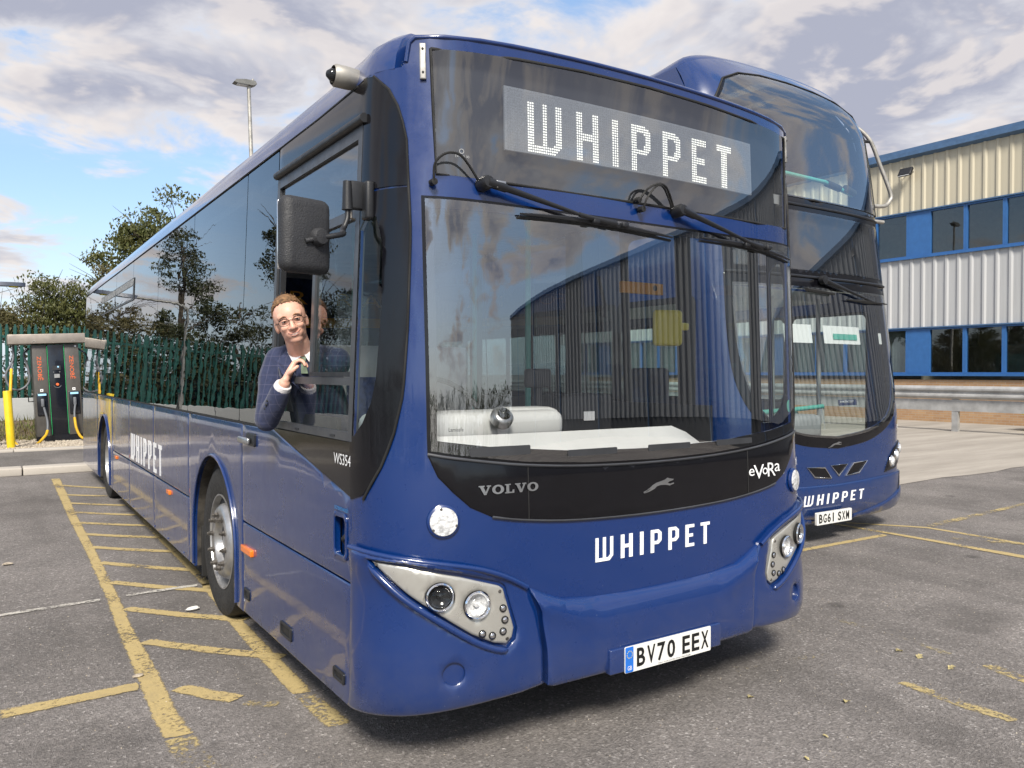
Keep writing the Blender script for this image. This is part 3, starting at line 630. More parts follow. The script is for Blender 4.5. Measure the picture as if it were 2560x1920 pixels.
for sx in (-1, 1):
    c = MB().rbox((sx*.295, .1, 1.08), (.265, .80, 1.92), .01).build('cabinet', 'charger_grey', ch, 40)
    fm = lambda u, v, o_, sx=sx: Vector((sx*.295+u, -.30-o_, v))
    me = text_mesh('ZENOBĒ'); xs = [v.co.x for v in me.vertices]; ys = [v.co.y for v in me.vertices]; a, b2, c_, d = min(xs), max(xs), min(ys), max(ys)
    for v in me.vertices: v.co = fm((v.co.y-c_)/(d-c_)*.10-.05, 1.80-(v.co.x-a)/(b2-a)*.50, .003)
    link('lettering', me, 'logo_orange', c)
    h = MB().rbox((sx*.295, -.31, .80), (.20, .03, .48), .02).build('holster', 'charger_black', c, 40)
    MB().box((sx*.295, -.328, 1.0), (.15, .006, .04)).build('display', 'screen_blue', h)
    MB().rbox((sx*.295, -.35, .83), (.06, .07, .17), .02).build('plug', 'cable_grey', h, 40)
    MB().box((sx*.295, -.303, 1.09), (.055, .004, .055)).build('label', 'white_vinyl', c)
    MB().lathe([(.012, 0), (.012, -.003), (.0005, -.0035)], (sx*.295, -.305, 1.09), (0, 1, 0), 12).build('label_dot', 'plate_black', c)
    MB().box((sx*.1535, -.303, 1.08), (.004, .006, 1.86)).build('light_strip', 'green_led', ch)
    MB().tube([(sx*.44, .0, .98), (sx*.53, .0, .98), (sx*.53, .0, .86), (sx*.44, .0, .86)], .012, 8).build('bracket', 'black_trim', ch, 50)
MB().rbox((0, .1, 1.08), (.30, .77, 1.92), .008).build('middle_panel', 'charger_black', ch, 40)
MB().box((0, -.288, 1.55), (.15, .006, .09)).build('screen', 'interior_dark', ch); MB().box((.03, -.2915, 1.57), (.03, .003, .03)).build('icon', 'screen_blue', ch)
MB().box((0, -.288, 1.38), (.10, .006, .08)).build('card_reader', 'interior_grey', ch)
for sx in (-1, 1): MB().lathe([(.012, 0), (.01, -.012), (.0005, -.013)], (sx*.055, -.285, 1.46), (0, 1, 0), 12).build('button', 'alu', ch, 50)
MB().lathe([(.03, 0), (.026, -.018), (.0005, -.02)], (0, -.285, 1.20), (0, 1, 0), 16).build('stop_button', 'logo_orange', ch, 50)
MB().tube([(.07*math.cos(R_(a)), -.29, 1.20+.07*math.sin(R_(a))) for a in range(200, 345, 12)], .006, 6).build('grip', 'cable_grey', ch, 50)
MB().rbox((-.14, .1, 2.165), (1.40, 1.0, .20), .012).build('canopy', 'canopy_metal', ch, 40)
for x in (-.38, .33): MB().tube([(x+.03*math.cos(R_(a)), -.402, 2.09+.03*math.sin(R_(a))) for a in range(0, 181, 20)], .006, 6).build('lifting_eye', 'galv', ch, 50)
MB().lathe([(.02, 0), (.02, -.004), (.0005, -.005)], (.37, -.302, 2.0), (0, 1, 0), 16).build('badge', 'white_vinyl', ch)
# cables hang on the station
hose1 = spline([(-.74, .0, 2.07), (-.76, -.05, 1.75), (-.90, -.05, 1.45), (-.84, -.05, 1.18), (-.66, -.05, 1.13), (-.50, -.05, 1.28), (-.50, -.05, 1.55), (-.56, -.02, 1.85), (-.46, .05, 1.98)], 6)
MB().tube(hose1, .022, 8).build('cable_loop', 'cable_grey', ch, 50)
MB().tube(spline([(-.74, .02, 2.07), (-.755, -.02, 1.75), (-.80, -.12, 1.55)], 5), .02, 8).build('cable', 'cable_grey', ch, 50)
MB().tube(spline([(-.80, -.12, 1.56), (-.86, -.5, 1.0), (-.90, -.75, .45), (-.86, -.85, .12), (-.70, -.85, -.02), (-.48, -.78, .01), (-.30, -.62, .16), (-.25, -.48, .25)], 8), .028, 8).build('cable_sleeve', 'cable_yellow', ch, 50)
MB().tube(spline([(-.25, -.48, .24), (-.235, -.42, .45), (-.28, -.37, .74)], 6), .022, 8).build('cable', 'cable_grey', ch, 50)
MB().tube(spline([(.295, -.37, .76), (.27, -.40, .60), (.262, -.44, .48)], 6), .02, 8).build('cable', 'cable_grey', ch, 50)
MB().tube(spline([(.262, -.44, .49), (.28, -.50, .25), (.36, -.55, .06), (.52, -.55, .0), (.80, -.5, .0)], 6), .026, 8).build('cable_sleeve', 'cable_yellow', ch, 50)
MB().tube(spline([(.45, .0, 1.95), (.50, -.05, 1.90), (.56, -.05, 1.85)], 4), .02, 8).build('cable', 'cable_grey', ch, 50)
# ================================================================ offices and shed on the far side
WX = 22.4
def clad_mat(name, col):
    m = new_mat(name); t = NT(m); tc = t.n('ShaderNodeTexCoord').outputs['Object']; oi = t.n('ShaderNodeObjectInfo').outputs['Random']
    st = t.noise(1.0, 6, .65, t.n('ShaderNodeMapping', {'Vector': tc, 'Scale': (9, 9, .35)}).outputs[0]); c = t.mix(t.rng(st, .42, .75, 0, .32), col, tuple(x*.55 for x in col)); c = t.mix(t.rng(oi, 0, 1, 0, .12), c, tuple(x*.7 for x in col))
    b = t.n('ShaderNodeBsdfPrincipled', {'Base Color': c, 'Roughness': t.rng(st, .3, .7, .35, .6)}); t.out(b.outputs[0])
clad_mat('clad_sunlit', (.50, .455, .345)); clad_mat('clad_shaded', (.44, .445, .45)); clad_mat('clad_shed', (.24, .25, .265))  # office upper band coloured as if sunlit, lower band as if in shade
pmat('frame_blue', (.032, .125, .34), .4, var=.06); pmat('gutter_blue', (.07, .14, .26), .45, var=.1); pmat('blind', (.55, .57, .55), .7)
pmat('room_wall', (.50, .46, .38), .8); pmat('roof_sheet', (.25, .27, .30), .6)
def brick():
    m = new_mat('brick'); t = NT(m); tc = t.n('ShaderNodeTexCoord').outputs['Object']
    s = t.n('ShaderNodeSeparateXYZ', {0: tc}).outputs; v = t.n('ShaderNodeCombineXYZ', {0: s[1], 1: s[2]}).outputs[0]
    bt = t.n('ShaderNodeTexBrick', {'Vector': v, 'Scale': 1., 'Mortar Size': .006, 'Mortar Smooth': .2, 'Brick Width': .225, 'Row Height': .075, 'Color1': (.36, .21, .105), 'Color2': (.44, .28, .15), 'Mortar': (.38, .33, .27)})
    c = t.mix(t.rng(t.noise(2, 5, .6), .4, .7, 0, .35), bt.outputs[0], (.25, .15, .10))
    b = t.n('ShaderNodeBsdfPrincipled', {'Base Color': c, 'Roughness': .85, 'Normal': t.bump(bt.outputs[1], -.5, .01)}); t.out(b.outputs[0])
brick()
of = empty('office_building', (WX, 14, 0)); tag(of, 'two storey office building with ribbed cladding tinted sunlit above and shaded below and blue windows', 'building')
sh = empty('depot_shed', (WX, -20, 0)); tag(sh, 'long grey ribbed shed in line with the offices', 'building')
def clad_mesh(name, w, z0, z1, pitch=.37, dep=.04):
    n = int(round(w/pitch)); p = w/n; prof = []
    for i in range(n):
        y = -w/2+i*p; prof += [(0, y), (0, y+p*.62), (-.006, y+p*.64), (-dep, y+p*.74), (-dep, y+p*.90)]
    prof.append((0, w/2)); m = len(prof)
    vs = [(x, y, z) for z in (z0, z1) for x, y in prof]
    vs += [(.03, -w/2, z0), (.03, w/2, z0), (.03, -w/2, z1), (.03, w/2, z1)]
    fs = [(i, i+m, i+m+1, i+1) for i in range(m-1)]
    me = bpy.data.meshes.new(name); me.from_pydata(vs, [], fs); return me
def rowpanels(parent, name, mat, y0, y1, z0, z1, w=1.11, x=0, pitch=.37, dep=.04):
    me = clad_mesh(name, w, z0, z1, pitch, dep); me.materials.append(MATS[mat]); n = int(math.ceil((y1-y0)/w))
    for i in range(n):
        o = bpy.data.objects.new(name, me); COL.objects.link(o); o.parent = parent; o.location = (x+(.0015 if i % 2 else 0), y0+w*(i+.5)-parent.location.y, 0)
rowpanels(of, 'cladding_panel', 'clad_sunlit', 2.0, 30, 6.72, 8.46); rowpanels(of, 'cladding_panel', 'clad_shaded', 2.0, 30, 2.98, 5.24)
rowpanels(sh, 'cladding_panel', 'clad_shed', -52, 1.9, .88, 8.46, 1.1, 0, .55, .10)
MB().box((.22, 0, .66), (.40, 27.9, 1.32)).build('brick_plinth', 'brick', of)
MB().box((.22, -5.05, .45), (.40, 54, .90)).build('plinth', 'interior_dark', sh)  # near-black plinth: shade along the shed foot put into the colour
for par, y0, y1 in ((of, 2.0, 30.2), (sh, -52.2, 1.98)):
    c = (y0+y1)/2-par.location.y; l = y1-y0
    g = MB(); g.prism([(-.02, 8.44), (-.22, 8.50), (-.22, 8.62), (-.12, 8.64), (-.12, 8.76), (.02, 8.80), (.3, 8.80), (.3, 8.44)], lambda x, z: (x, c-l/2, z), lambda x, z: (x, c+l/2, z)); g.build('gutter', 'gutter_blue', par)
    g = MB(); g.prism([(.3, 8.70), (9, 9.9), (18, 8.7), (18, 8.4), (.3, 8.4)], lambda x, z: (x, c-l/2+.1, z), lambda x, z: (x, c+l/2-.1, z)); g.build('roof', 'roof_sheet', par)
for y in range(-48, 2, 6): MB().tube([(-.09, y+20, 0), (-.09, y+20, 8.5)], .06, 8).build('downpipe', 'gutter_blue', sh, 50)
MB().box((9, 5, 4.2), (17.9, 50, 8.4)).build('core', 'interior_dark', sh).location = (.45, -10.05, 0)
# window bands
def window(y0, y1, z0, z1, blinds, item):
    f = MB(); t_ = .055; w_ = y1-y0; h_ = z1-z0; cy = (y0+y1)/2-14; cz = (z0+z1)/2
    f.box((.05, y0+t_/2-14, cz), (.12, t_, h_)).box((.05, y1-t_/2-14, cz), (.12, t_, h_)).box((.05, cy, z0+t_/2), (.118, w_-2*t_, t_)).box((.05, cy, z1-t_/2), (.118, w_-2*t_, t_))
    fr = f.build('window', 'frame_blue', of)
    MB().box((.06, cy, cz), (.012, w_-2*t_+.02, h_-2*t_+.02)).build('pane', 'office_glass', fr)
    if blinds:
        n = int((w_-.12)/.10)
        for i in range(n):
            MB().box((.22, y0+.08+i*.10-14, cz), (.004, .088, h_-.14), Matrix.Rotation(R_(35), 3, 'Z')).build('blind_slat', 'blind', fr)
for zi, (z0, z1) in enumerate(((1.50, 2.96), (5.26, 6.70))):
    y = 11.0-5.16*2
    while y < 29:
        if y > 2: MB().rbox((.04, y+.34-14, (z0+z1)/2), (.10, .68, z1-z0), .004).build('infill_panel', 'frame_blue', of)
        for j in range(4):
            a = y+.68+j*1.12
            if a+1.12 > 30 or a < 2: continue
            window(a+.002, a+1.118, z0, z1, zi == 0 and (a > 11.6), j)
        y += 5.16
    MB().box((-.02, 2.0, z0-.03), (.16, 27.9, .058)).build('sill', 'frame_blue', of)
    MB().box((-.01, 2.0, z1+.02), (.14, 27.9, .038)).build('head_trim', 'gutter_blue', of)
    MB().box((2.9, 2, (z0+z1)/2), (.05, 27, 2.6)).build('room_wall', 'room_wall', of)
    MB().box((1.7, 2, z1+.28), (2.5, 27, .05)).build('room_ceiling', 'interior_grey', of); MB().box((1.7, 2, z0-.9 if zi else z0-1.0), (2.5, 27, .05)).build('room_floor', 'interior_dark', of)
    for y_ in (6.2, 11.4, 16.6, 21.8): MB().box((1.6, y_-14, (z0+z1)/2), (2.4, .08, 2.6)).build('partition', 'room_wall', of)
MB().box((1.2, 10.35-14, 2.6), (.08, .55, .45)).build('wall_screen', 'interior_dark', of); MB().box((2.2, 9.3-14, 1.9), (.4, .8, 1.1)).build('cupboard', 'interior_grey', of)
for i in range(9): MB().box((.25, 11.1+.02+i*.0-14+ (i*.06), 6.0), (.004, .05, 1.2)).build('blind_slat', 'blind', of)
fl = empty('floodlight', (WX-.10, 11.6, 7.95)); tag(fl, 'black floodlight fixed to the upper cladding', 'floodlight')
rt = Matrix.Rotation(R_(35), 3, 'Y')
MB().rbox((-.22, 0, .02), (.10, .42, .30), .02, rt).build('housing', 'black_trim', fl, 40); MB().box((-.265, 0, -.01), (.01, .36, .24), rt).build('lens', 'lamp_lens', fl); MB().tube([(.08, -.1, .06), (-.1, -.1, .06), (-.1, .1, .06), (.08, .1, .06)], .015, 6).build('bracket', 'galv', fl)
fl2 = copy_tree(fl); fl2.location = (WX-.10, -6, 7.9); fl2['label'] = 'black floodlight on the shed wall'
# crash barrier
pmat('galv_rail', (.46, .46, .455), .5, .35, var=.15, vscale=3)
br = empty('crash_barrier', (18.55, 16, 0)); tag(br, 'galvanised steel crash barrier before the offices', 'barrier')
prof = [(0, 1.20), (-.035, 1.185), (-.08, 1.13), (-.08, 1.09), (-.02, 1.04), (-.02, 1.01), (-.08, .96), (-.08, .92), (-.035, .87), (0, .855)]
for i in range(7):
    b = MB(); a0, a1 = -14+i*4.0, -14+(i+1)*4.0+.05; m = len(prof); e = .003*(i % 2)
    b.add([(x-e, y, z) for y in (a0, a1) for x, z in prof]+[(x-e+.006, y, z) for y in (a0, a1) for x, z in prof], [(j, j+1, j+m+1, j+m) for j in range(m-1)]+[(2*m+j, 2*m+j+m, 2*m+j+m+1, 2*m+j+1) for j in range(m-1)]); b.build('rail', 'galv_rail', br, 30)
    MB().box((.015+.001*(i % 2), (a0+a1)/2, .69), (.012, 3.99, .30)).build('lower_plate', 'galv_rail', br)
    MB().box((.07, a0+2.2, .56), (.10, .16, 1.16)).build('post', 'galv_rail', br)
    MB().box((.05, a0+.4+.0, .3), (.05, .05, .6)).build('strut', 'galv_rail', br)
gb = empty('grit_bin', (20.6, 6.7, 0)); tag(gb, 'yellow plastic grit bin behind the crash barrier', 'bin')
MB().prism([(-.35, 0), (.35, 0), (.42, .45), (-.42, .45)], lambda x, z: (x, -.5-.1*z, z), lambda x, z: (x, .5+.1*z, z)).build('body', 'yellow_plastic', gb); MB().rbox((0, 0, .50), (.95, 1.22, .11), .03).build('lid', 'yellow_plastic', gb, 40); MB().box((-.36, 0, .06), (.1, .3, .12)).build('foot', 'black_trim', gb)
# ================================================================ single deck bus
bus = empty('single_deck_bus', (0, 0, 0)); tag(bus, 'dark blue single deck bus with a lit WHIPPET display and plate BV70 EEX', 'bus')
HWB = 1.275
def hw(z): return HWB if z < 1.2 else HWB-(z-1.2)*.064/1.51
def rake(z): return .05*min(max((z-1.0)/1.75, 0), 1)
_k = np.concatenate([np.linspace(0, .9, 400), 1-.1*np.linspace(1, 0, 800)**2.2])
_x = _k*HWB; _y = .33*(1-np.sqrt(np.maximum(0, 1-_k**8))); _s = np.concatenate([[0], np.cumsum(np.hypot(np.diff(_x), np.diff(_y)))]); SL = float(_s[-1])
def s_of(x, z): return math.copysign(float(np.interp(min(1., abs(x)/hw(z)), _k, _s)), x)
def fpt(s, z):
    k = float(np.interp(abs(s), _s, _k)); yc = float(np.interp(abs(s), _s, _y))*(1-rake(z)/.33); x = math.copysign(k*hw(z), s)
    y = yc+(.03+.015*min(max((z-.9)/.4, 0), 1))*(x/1.1)**2+rake(z)
    if z < .34: y += 3.2*(.34-z)**2; x *= 1-.25*(.34-z)**2
    return Vector((x, y, z))
def fm(s, z, o):
    s = max(-SL, min(SL, s)); p = fpt(s, z); e = .004
    a = fpt(max(-SL, s-e), z); b = fpt(min(SL, s+e), z); du = b-a; dv = fpt(s, z+e)-fpt(s, z-e)
    n = du.cross(dv).normalized()
    if n.y > 0 and abs(s) < SL*.8: n = -n
    elif abs(s) >= SL*.8 and n.x*s < 0: n = -n
    return p+n*o
def X(pts): return [(s_of(x, z), z) for x, z in pts]
def sym(right): return [(-x, z) for x, z in right][::-1]+right     # right half listed bottom centre -> top centre
def mir(pts): return [(-a, b) for a, b in pts][::-1]
def fx(x, z, o): return fm(s_of(x, z), z, o)
# outlines on the front (metres across, metres up)
WSC = [(-1.05, 2.175), (-1.045, 1.73), (-1.05, 1.29), (-.82, 1.258), (-.42, 1.225), (0, 1.217), (.42, 1.225), (.82, 1.258), (1.05, 1.29), (1.045, 1.73), (1.05, 2.175)]
WSO = [(-1.088, 2.222), (-1.085, 1.6), (-1.085, 1.243), (-.98, 1.223), (-.69, 1.184), (-.37, 1.163), (0, 1.156), (.37, 1.163), (.69, 1.184), (.98, 1.223), (1.085, 1.243), (1.085, 1.6), (1.088, 2.222), (.6, 2.214), (0, 2.212), (-.6, 2.214)]
BPO = [(-1.085, 1.239), (-1.052, 1.154), (-.998, 1.094), (-.932, 1.033), (-.843, .991), (-.70, .966), (-.43, .941), (0, .931), (.43, .941), (.70, .966), (.843, .991), (.932, 1.033), (.998, 1.094), (1.052, 1.154), (1.085, 1.239), (.98, 1.219), (.69, 1.180), (.37, 1.159), (0, 1.152), (-.37, 1.159), (-.69, 1.180), (-.98, 1.219)]
DES = [(-1.047, 2.785), (-1.042, 2.55), (-1.035, 2.306), (-.74, 2.296), (0, 2.294), (.74, 2.296), (1.035, 2.306), (1.042, 2.55), (1.047, 2.785), (.70, 2.798), (.38, 2.812), (0, 2.818), (-.38, 2.812), (-.70, 2.798)]
def QCs(sg):
    a = [(-SL+.02, 1.300), (-SL+.035, 1.30), (-SL+.09, 1.352), (-SL+.135, 1.435), (-SL+.155, 1.53), (-SL+.17, 1.80), (-SL+.165, 2.05), (-SL+.13, 2.15), (-SL+.07, 2.16), (-SL+.02, 2.11)]
    return a if sg < 0 else mir(a)
def pil(z): return s_of(-float(np.interp(z, [1.078, 1.20, 1.313, 1.47, 1.733, 2.086, 2.264, 2.442, 2.552, 2.651, 2.707], [1.262, 1.220, 1.187, 1.157, 1.138, 1.123, 1.126, 1.129, 1.146, 1.177, 1.205])), z)
zs = [.22, .6, 1.0, 1.4, 1.8, 2.2, 2.5]
s1, s2, s3 = s_of(1.098, 2.8), s_of(1.115, 2.8), s_of(1.125, 2.74)
half = [(SL, 2.714), (s3+.02, 2.716), (s3, 2.735), (s2, 2.808), (s1, 2.828)]+[(s1*a, 2.828+.032*(1-a*a)) for a in np.linspace(.9, 0, 8)]
top = half+[(-a, b) for a, b in half[::-1][1:]]
bot = [(SL*a, .30-.08*abs(a)**3) for a in np.linspace(-1, 1, 25)]
HLc = [(-1.245, .838), (-1.164, .824), (-.978, .776), (-.822, .726), (-.803, .712), (-.755, .552), (-.763, .515), (-.790, .493), (-.844, .505), (-.935, .551), (-1.058, .639), (-1.152, .716), (-1.201, .772)]
sheet('front_panel', bot+top, fm, 'blue_front', bus, 0, .012, [X(WSC), X(DES), QCs(-1), QCs(1)], res=.075, bev=0)
sheet('lower_black_panel', X(BPO), fm, 'black_gloss', bus, .006, .008, res=.07, bev=.003)
sheet('windscreen_surround', X(WSO), fm, 'black_gloss', bus, .004, .006, [X(WSC)], res=.07)
ws = sheet('windscreen', X(inset(WSO, .012)), fm, 'windscreen', bus, .010, .004, res=.06)
line = [(-1.085, 1.241), (-.98, 1.221), (-.69, 1.182), (-.37, 1.161), (0, 1.154), (.37, 1.161), (.69, 1.182), (.98, 1.221), (1.085, 1.241)]
MB().tube([fx(x, z, .008) for x, z in sp2(line, 4)], .006, 6).build('windscreen_seal', 'frame_grey', bus, 60)
bl = [p for p in BPO[:15]]; MB().tube([fx(x, z, .006) for x, z in sp2(bl[4:11], 4)], .005, 6).build('panel_trim', 'frame_grey', bus, 60)
for x in (-.68, .62): MB().tube([fx(x, z, .0065) for z in np.linspace(.968 if x < 0 else .955, 1.178, 6)], .0022, 5).build('panel_joint', 'rubber', bus)
sheet('destination_glass', X(DES), fm, 'dest_glass', bus, .0, .004, res=.07)
sheet('destination_backing', X(inset(DES, -.02)), fm, 'interior_dark', bus, -.05, .0, res=.1)
for p in (DES,): MB().tube([fx(x, z, .002) for x, z in p+[p[0]]], .006, 6).build('glass_seal', 'rubber', bus, 60)
board = sheet('led_board', X([(-.75, 2.435), (.72, 2.435), (.715, 2.69), (-.75, 2.69)]), fm, 'led_board', bus, -.012, .01, res=.1)
# lit points of the destination display
lay, tot = layout('WHIPPET', .42); g = MB(); pit = .0108; nrow = 19; u0, u1 = -.645, .56
kx = (u1-u0)/tot
for ch_, x0, w_, pl in lay:
    nc = int(round(w_*kx/pit))
    for i in range(nc):
        for j in range(nrow):
            gx = (i+.5)/nc*w_; gy = (j+.5)/nrow
            if inpoly(gx, gy, pl[0]) and not any(inpoly(gx, gy, h) for h in pl[1:]):
                u = u0+kx*(x0+gx); v = 2.440+.205*gy; p = [fx(u+a*.0030, v+b_*.0030, -.0100) for a, b_ in ((-1, -1), (1, -1), (1, 1), (-1, 1))]; g.add(p, [(0, 1, 2, 3)])
o = g.build('lit_leds', 'led_lit', board); o['kind'] = 'stuff'; o['label'] = 'WHIPPET in white lit points'
g = MB()
for i in range(134):
    for j in range(23):
        u = -.735+i*.0108; v = 2.443+j*.0107; c = fx(u, v, -.0110); g.add([c+Vector((a*.0018, 0, b_*.0018)) for a, b_ in ((-1, -1), (1, -1), (1, 1), (-1, 1))], [(0, 1, 2, 3)])
o = g.build('unlit_leds', 'interior_grey', board); o['kind'] = 'stuff'
# corner glazing of the cab and its twin
for sg in (-1, 1):
    zsq = list(np.linspace(2.255, 1.078, 16)); lo_ = [(pil(z), z) for z in zsq]
    a = [(-SL+.0, 2.245)]+[(p, z) for p, z in lo_]+[(-SL+.0, 1.05)]
    zs2 = list(np.linspace(2.262, 2.700, 12)); b2 = [(-SL, 2.258)]+[(pil(z), z) for z in zs2]+[(-SL, 2.712)]
    ins = QCs(-1)
    if sg > 0: a = mir(a); b2 = mir(b2); ins = QCs(1)
    sheet('corner_glass_surround', a, fm, 'black_gloss', bus, .005, .008, [ins], res=.05)
    sheet('corner_glass', ins, fm, 'clear_glass', bus, .003, .002, res=.05)
    sheet('corner_panel', b2, fm, 'black_gloss', bus, .005, .008, res=.05)
    q = [(pil(z), z) for z in np.linspace(1.06, 2.700, 26)]
    if sg > 0: q = mir(q)
    MB().tube([fm(s, z, .004) for s, z in q], .006, 6).build('corner_seal', 'rubber', bus, 60)
# metal strips at the head of the display
for sg in (-1, 1):
    sheet('clamp_strip', X([(sg*1.083, 2.665), (sg*1.063, 2.665), (sg*1.063, 2.802), (sg*1.083, 2.802)]), fm, 'alu_dull', bus, .012, .012, res=.1, bev=.002)
    for z in (2.69, 2.78): MB().lathe([(.005, 0), (.004, .003), (.0004, .003)], fx(sg*1.073, z, .012), fx(sg*1.073, z, .1)-fx(sg*1.073, z, 0), 8).build('screw', 'rubber', bus)
# bumper: two corner pieces and a middle piece
BT = [(-1.2745, .875), (-1.164, .856), (-.935, .811), (-.80, .763), (-.70, .708)]
BL = [(-SL, .875)]+X(BT[1:])+X([(-.655, .60), (-.630, .45), (-.626, .308)])+[(p, z+.004) for p, z in bot if s_of(-1.27, .3) < p < s_of(-.64, .3)][::-1]+[(-SL, .226)]
def bshape(s, z):
    e = .022*math.exp(-((z-.845)/.07)**2)+.020*math.exp(-((z-.40)/.20)**2); x = abs(s)
    # swelling lip under the lamp panel
    return e*min(1, (SL-x)/.08+.25)
BC = [(.612, .310), (.618, .45), (.640, .60), (.688, .702), (.60, .66), (.52, .630), (.36, .612), (.20, .606), (0, .604)]
mid = [(-x, z) for x, z in BC[::-1]]
mid = [(x, z) for x, z in BC]+[(-x, z) for x, z in BC[::-1][1:]]+[(x, .302) for x in np.linspace(-.58, .58, 13)]
def cshape(s, z):
    x = abs(s); crease = .62-.52*max(0, x-.36); zc = .604+max(0, x-.36)*.30
    d = max(0, zc-z); a = .030*min(1, d/.05)
    if x > .40: a += .010*max(0, 1-abs((z-(.63-(.66-x)*.42))/.05))
    return a+.012*math.exp(-((z-.40)/.14)**2)
HLs = X(HLc)
for sg in (-1, 1):
    o1 = BL if sg < 0 else mir(BL); h1 = HLs if sg < 0 else mir(HLs)
    hs = inset(h1, -.014); fg = circ(sg*s_of(1.005, .41), .413, .043, 22)
    sheet('fog_lamp_cap', circ(sg*s_of(1.005, .41), .413, .046, 22), fm, 'blue_front', bus, .012, .01, res=.02, smooth=40)
    bp = sheet('bumper_corner', o1, fm, 'blue_front', bus, .012, .03, [hs, fg], res=.028, bev=.007, shape=bshape, smooth=40)
    # lamp panel with five small lights, two lamps and screws
    def lm(x, z, o_, sg=sg): return fx(sg*x if sg > 0 else -x, z, o_)
    P1, P2 = (1.052, .708), (.915, .664)
    hole = [X([(sg*a, b) for a, b in circ(c[0], c[1], .051, 20)]) for c in (P1, P2)]
    pan = sheet('lamp_panel', inset(h1, .002), fm, 'silver_paint', bus, .018, .02, hole, res=.03, bev=.004)
    for c, mt in ((P1, 'lamp_dark'), (P2, 'lamp_lens')):
        ax = (lm(c[0], c[1], .1)-lm(c[0], c[1], 0)).normalized(); ct = lm(c[0], c[1], .026)
        lmp = MB().lathe([(.055, .004), (.050, .010), (.044, .004), (.041, -.004)], ct, ax, 28).build('headlamp', 'chrome', pan, 50)
        MB().lathe([(.056, .0), (.054, -.016), (.041, -.004)], ct, ax, 28).build('lamp_rim', 'rubber', lmp, 50)
        MB().lathe([(.042, -.004), (.036, .008), (.022, .015), (.0005, .017)], ct, ax, 28).build('lens', 'lamp_glass', lmp, 60)
        MB().lathe([(.042, -.004), (.031, -.016), (.012, -.021), (.010, -.008), (.0005, -.006)], ct, ax, 28).build('reflector', 'lamp_lens' if mt == 'lamp_lens' else 'lamp_dark', lmp, 60)
    for c in ((.806, .636), (.798, .590), (.806, .546), (.852, .536), (.893, .549)):
        ax = (lm(c[0], c[1], .1)-lm(c[0], c[1], 0)).normalized(); ct = lm(c[0], c[1], .020)
        o = MB().lathe([(.0155, -.004), (.0150, .003), (.0115, .004)], ct, ax, 16).build('running_light', 'rubber', pan, 50)
        MB().lathe([(.0115, .002), (.007, .006), (.0003, .006)], ct, ax, 12).build('lens', 'chrome', o, 50)
    for c in ((1.233, .826), (.819, .703), (.787, .514)):
        MB().lathe([(.0075, 0), (.006, .003), (.0003, .0025)], lm(c[0], c[1], .018), lm(c[0], c[1], .1)-lm(c[0], c[1], 0), 10).build('screw', 'nut_metal', pan, 50)
    for c in ((1.268, .826), (1.268, .38)):
        MB().lathe([(.012, .0), (.010, .004), (.005, .002), (.0003, .003)], lm(c[0], c[1], .018), lm(c[0], c[1], .1)-lm(c[0], c[1], 0), 12).build('bolt', 'blue_front', bp, 50)
    # round side lamp
    c = (1.037, .988); ax = (lm(*c, .1)-lm(*c, 0)).normalized()
    rl_ = MB().lathe([(.064, .0), (.062, .010), (.054, .014)], lm(*c, 0), ax, 30).build('round_lamp', 'blue_front', bus, 50)
    MB().lathe([(.055, .006), (.053, .018), (.030, .022), (.0005, .023)], lm(*c, 0), ax, 30).build('lens', 'lamp_lens', rl_, 50)
    for a in (80, 200, 320): MB().lathe([(.006, .0), (.005, .003), (.0003, .003)], lm(c[0]+.047*math.cos(R_(a)), c[1]+.047*math.sin(R_(a)), .018), ax, 8).build('screw', 'nut_metal', rl_)
md = sheet('bumper_middle', X(mid), fm, 'blue_front', bus, .010, .03, res=.035, bev=.007, shape=cshape, smooth=40)
for x, z in ((-.619, .634), (-.561, .335), (.619, .634), (.561, .335)):
    MB().lathe([(.013, .0), (.011, .005), (.005, .002), (.0003, .003)], fx(x, z, .03 if z < .5 else .020), fx(x, z, .1)-fx(x, z, 0), 12).build('bolt', 'blue_front', md, 50)
for sg in (-1, 1):
    q = [(sg*-x, z-.020) for x, z in sp2([HLc[0]]+HLc[:6:-1], 3)]; MB().tube([fx(x, z, .030) for x, z in q], [.004]+[.013]*(len(q)-2)+[.004], 8).build('lamp_ledge', 'blue_front', bus, 60)
# raised top lip of the corner pieces
for sg in (-1, 1):
    q = [(sg*-x, z-.004) for x, z in BT]; MB().tube([fx(x, z, .022) for x, z in sp2(q, 4)], .011, 8).build('bumper_lip', 'blue_front', bus, 60)
# number plate
PZ, PX = .336, .02
MB().rbox((PX, -.036, PZ+.002), (.67, .05, .105), .006).build('plate_mount', 'blue_front', bus, 40)
pt = lambda u, v, o_: Vector((PX+u, -.063-o_, PZ+v))
pl = sheet('number_plate', rrect(-.26, .26, -.0555, .0555, .006), pt, 'plate_white', bus, .004, .004, res=.2)
sheet('plate_flag', rrect(-.258, -.213, -.0535, .0535, .004), pt, 'plate_blue', pl, .0055, .001, res=.2)
word_chars('plate_letter', 'BV70 EEX', pt, -.200, .250, -.038, .041, 'plate_black', pl, .006); text_on('plate_country', 'GB', pt, -.247, -.224, -.044, -.026, 'white_vinyl', pl, .007)
for a in range(0, 360, 30): sheet('flag_star', circ(-.2355+.015*math.cos(R_(a)), .022+.015*math.sin(R_(a)), .0022, 6), pt, 'yellow_plastic', pl, .0068, .0, res=.2)
text_on('plate_maker', 'Volvo Truck and Bus Centre East Anglia', pt, -.07, .13, -.052, -.045, 'plate_black', pl, .006)
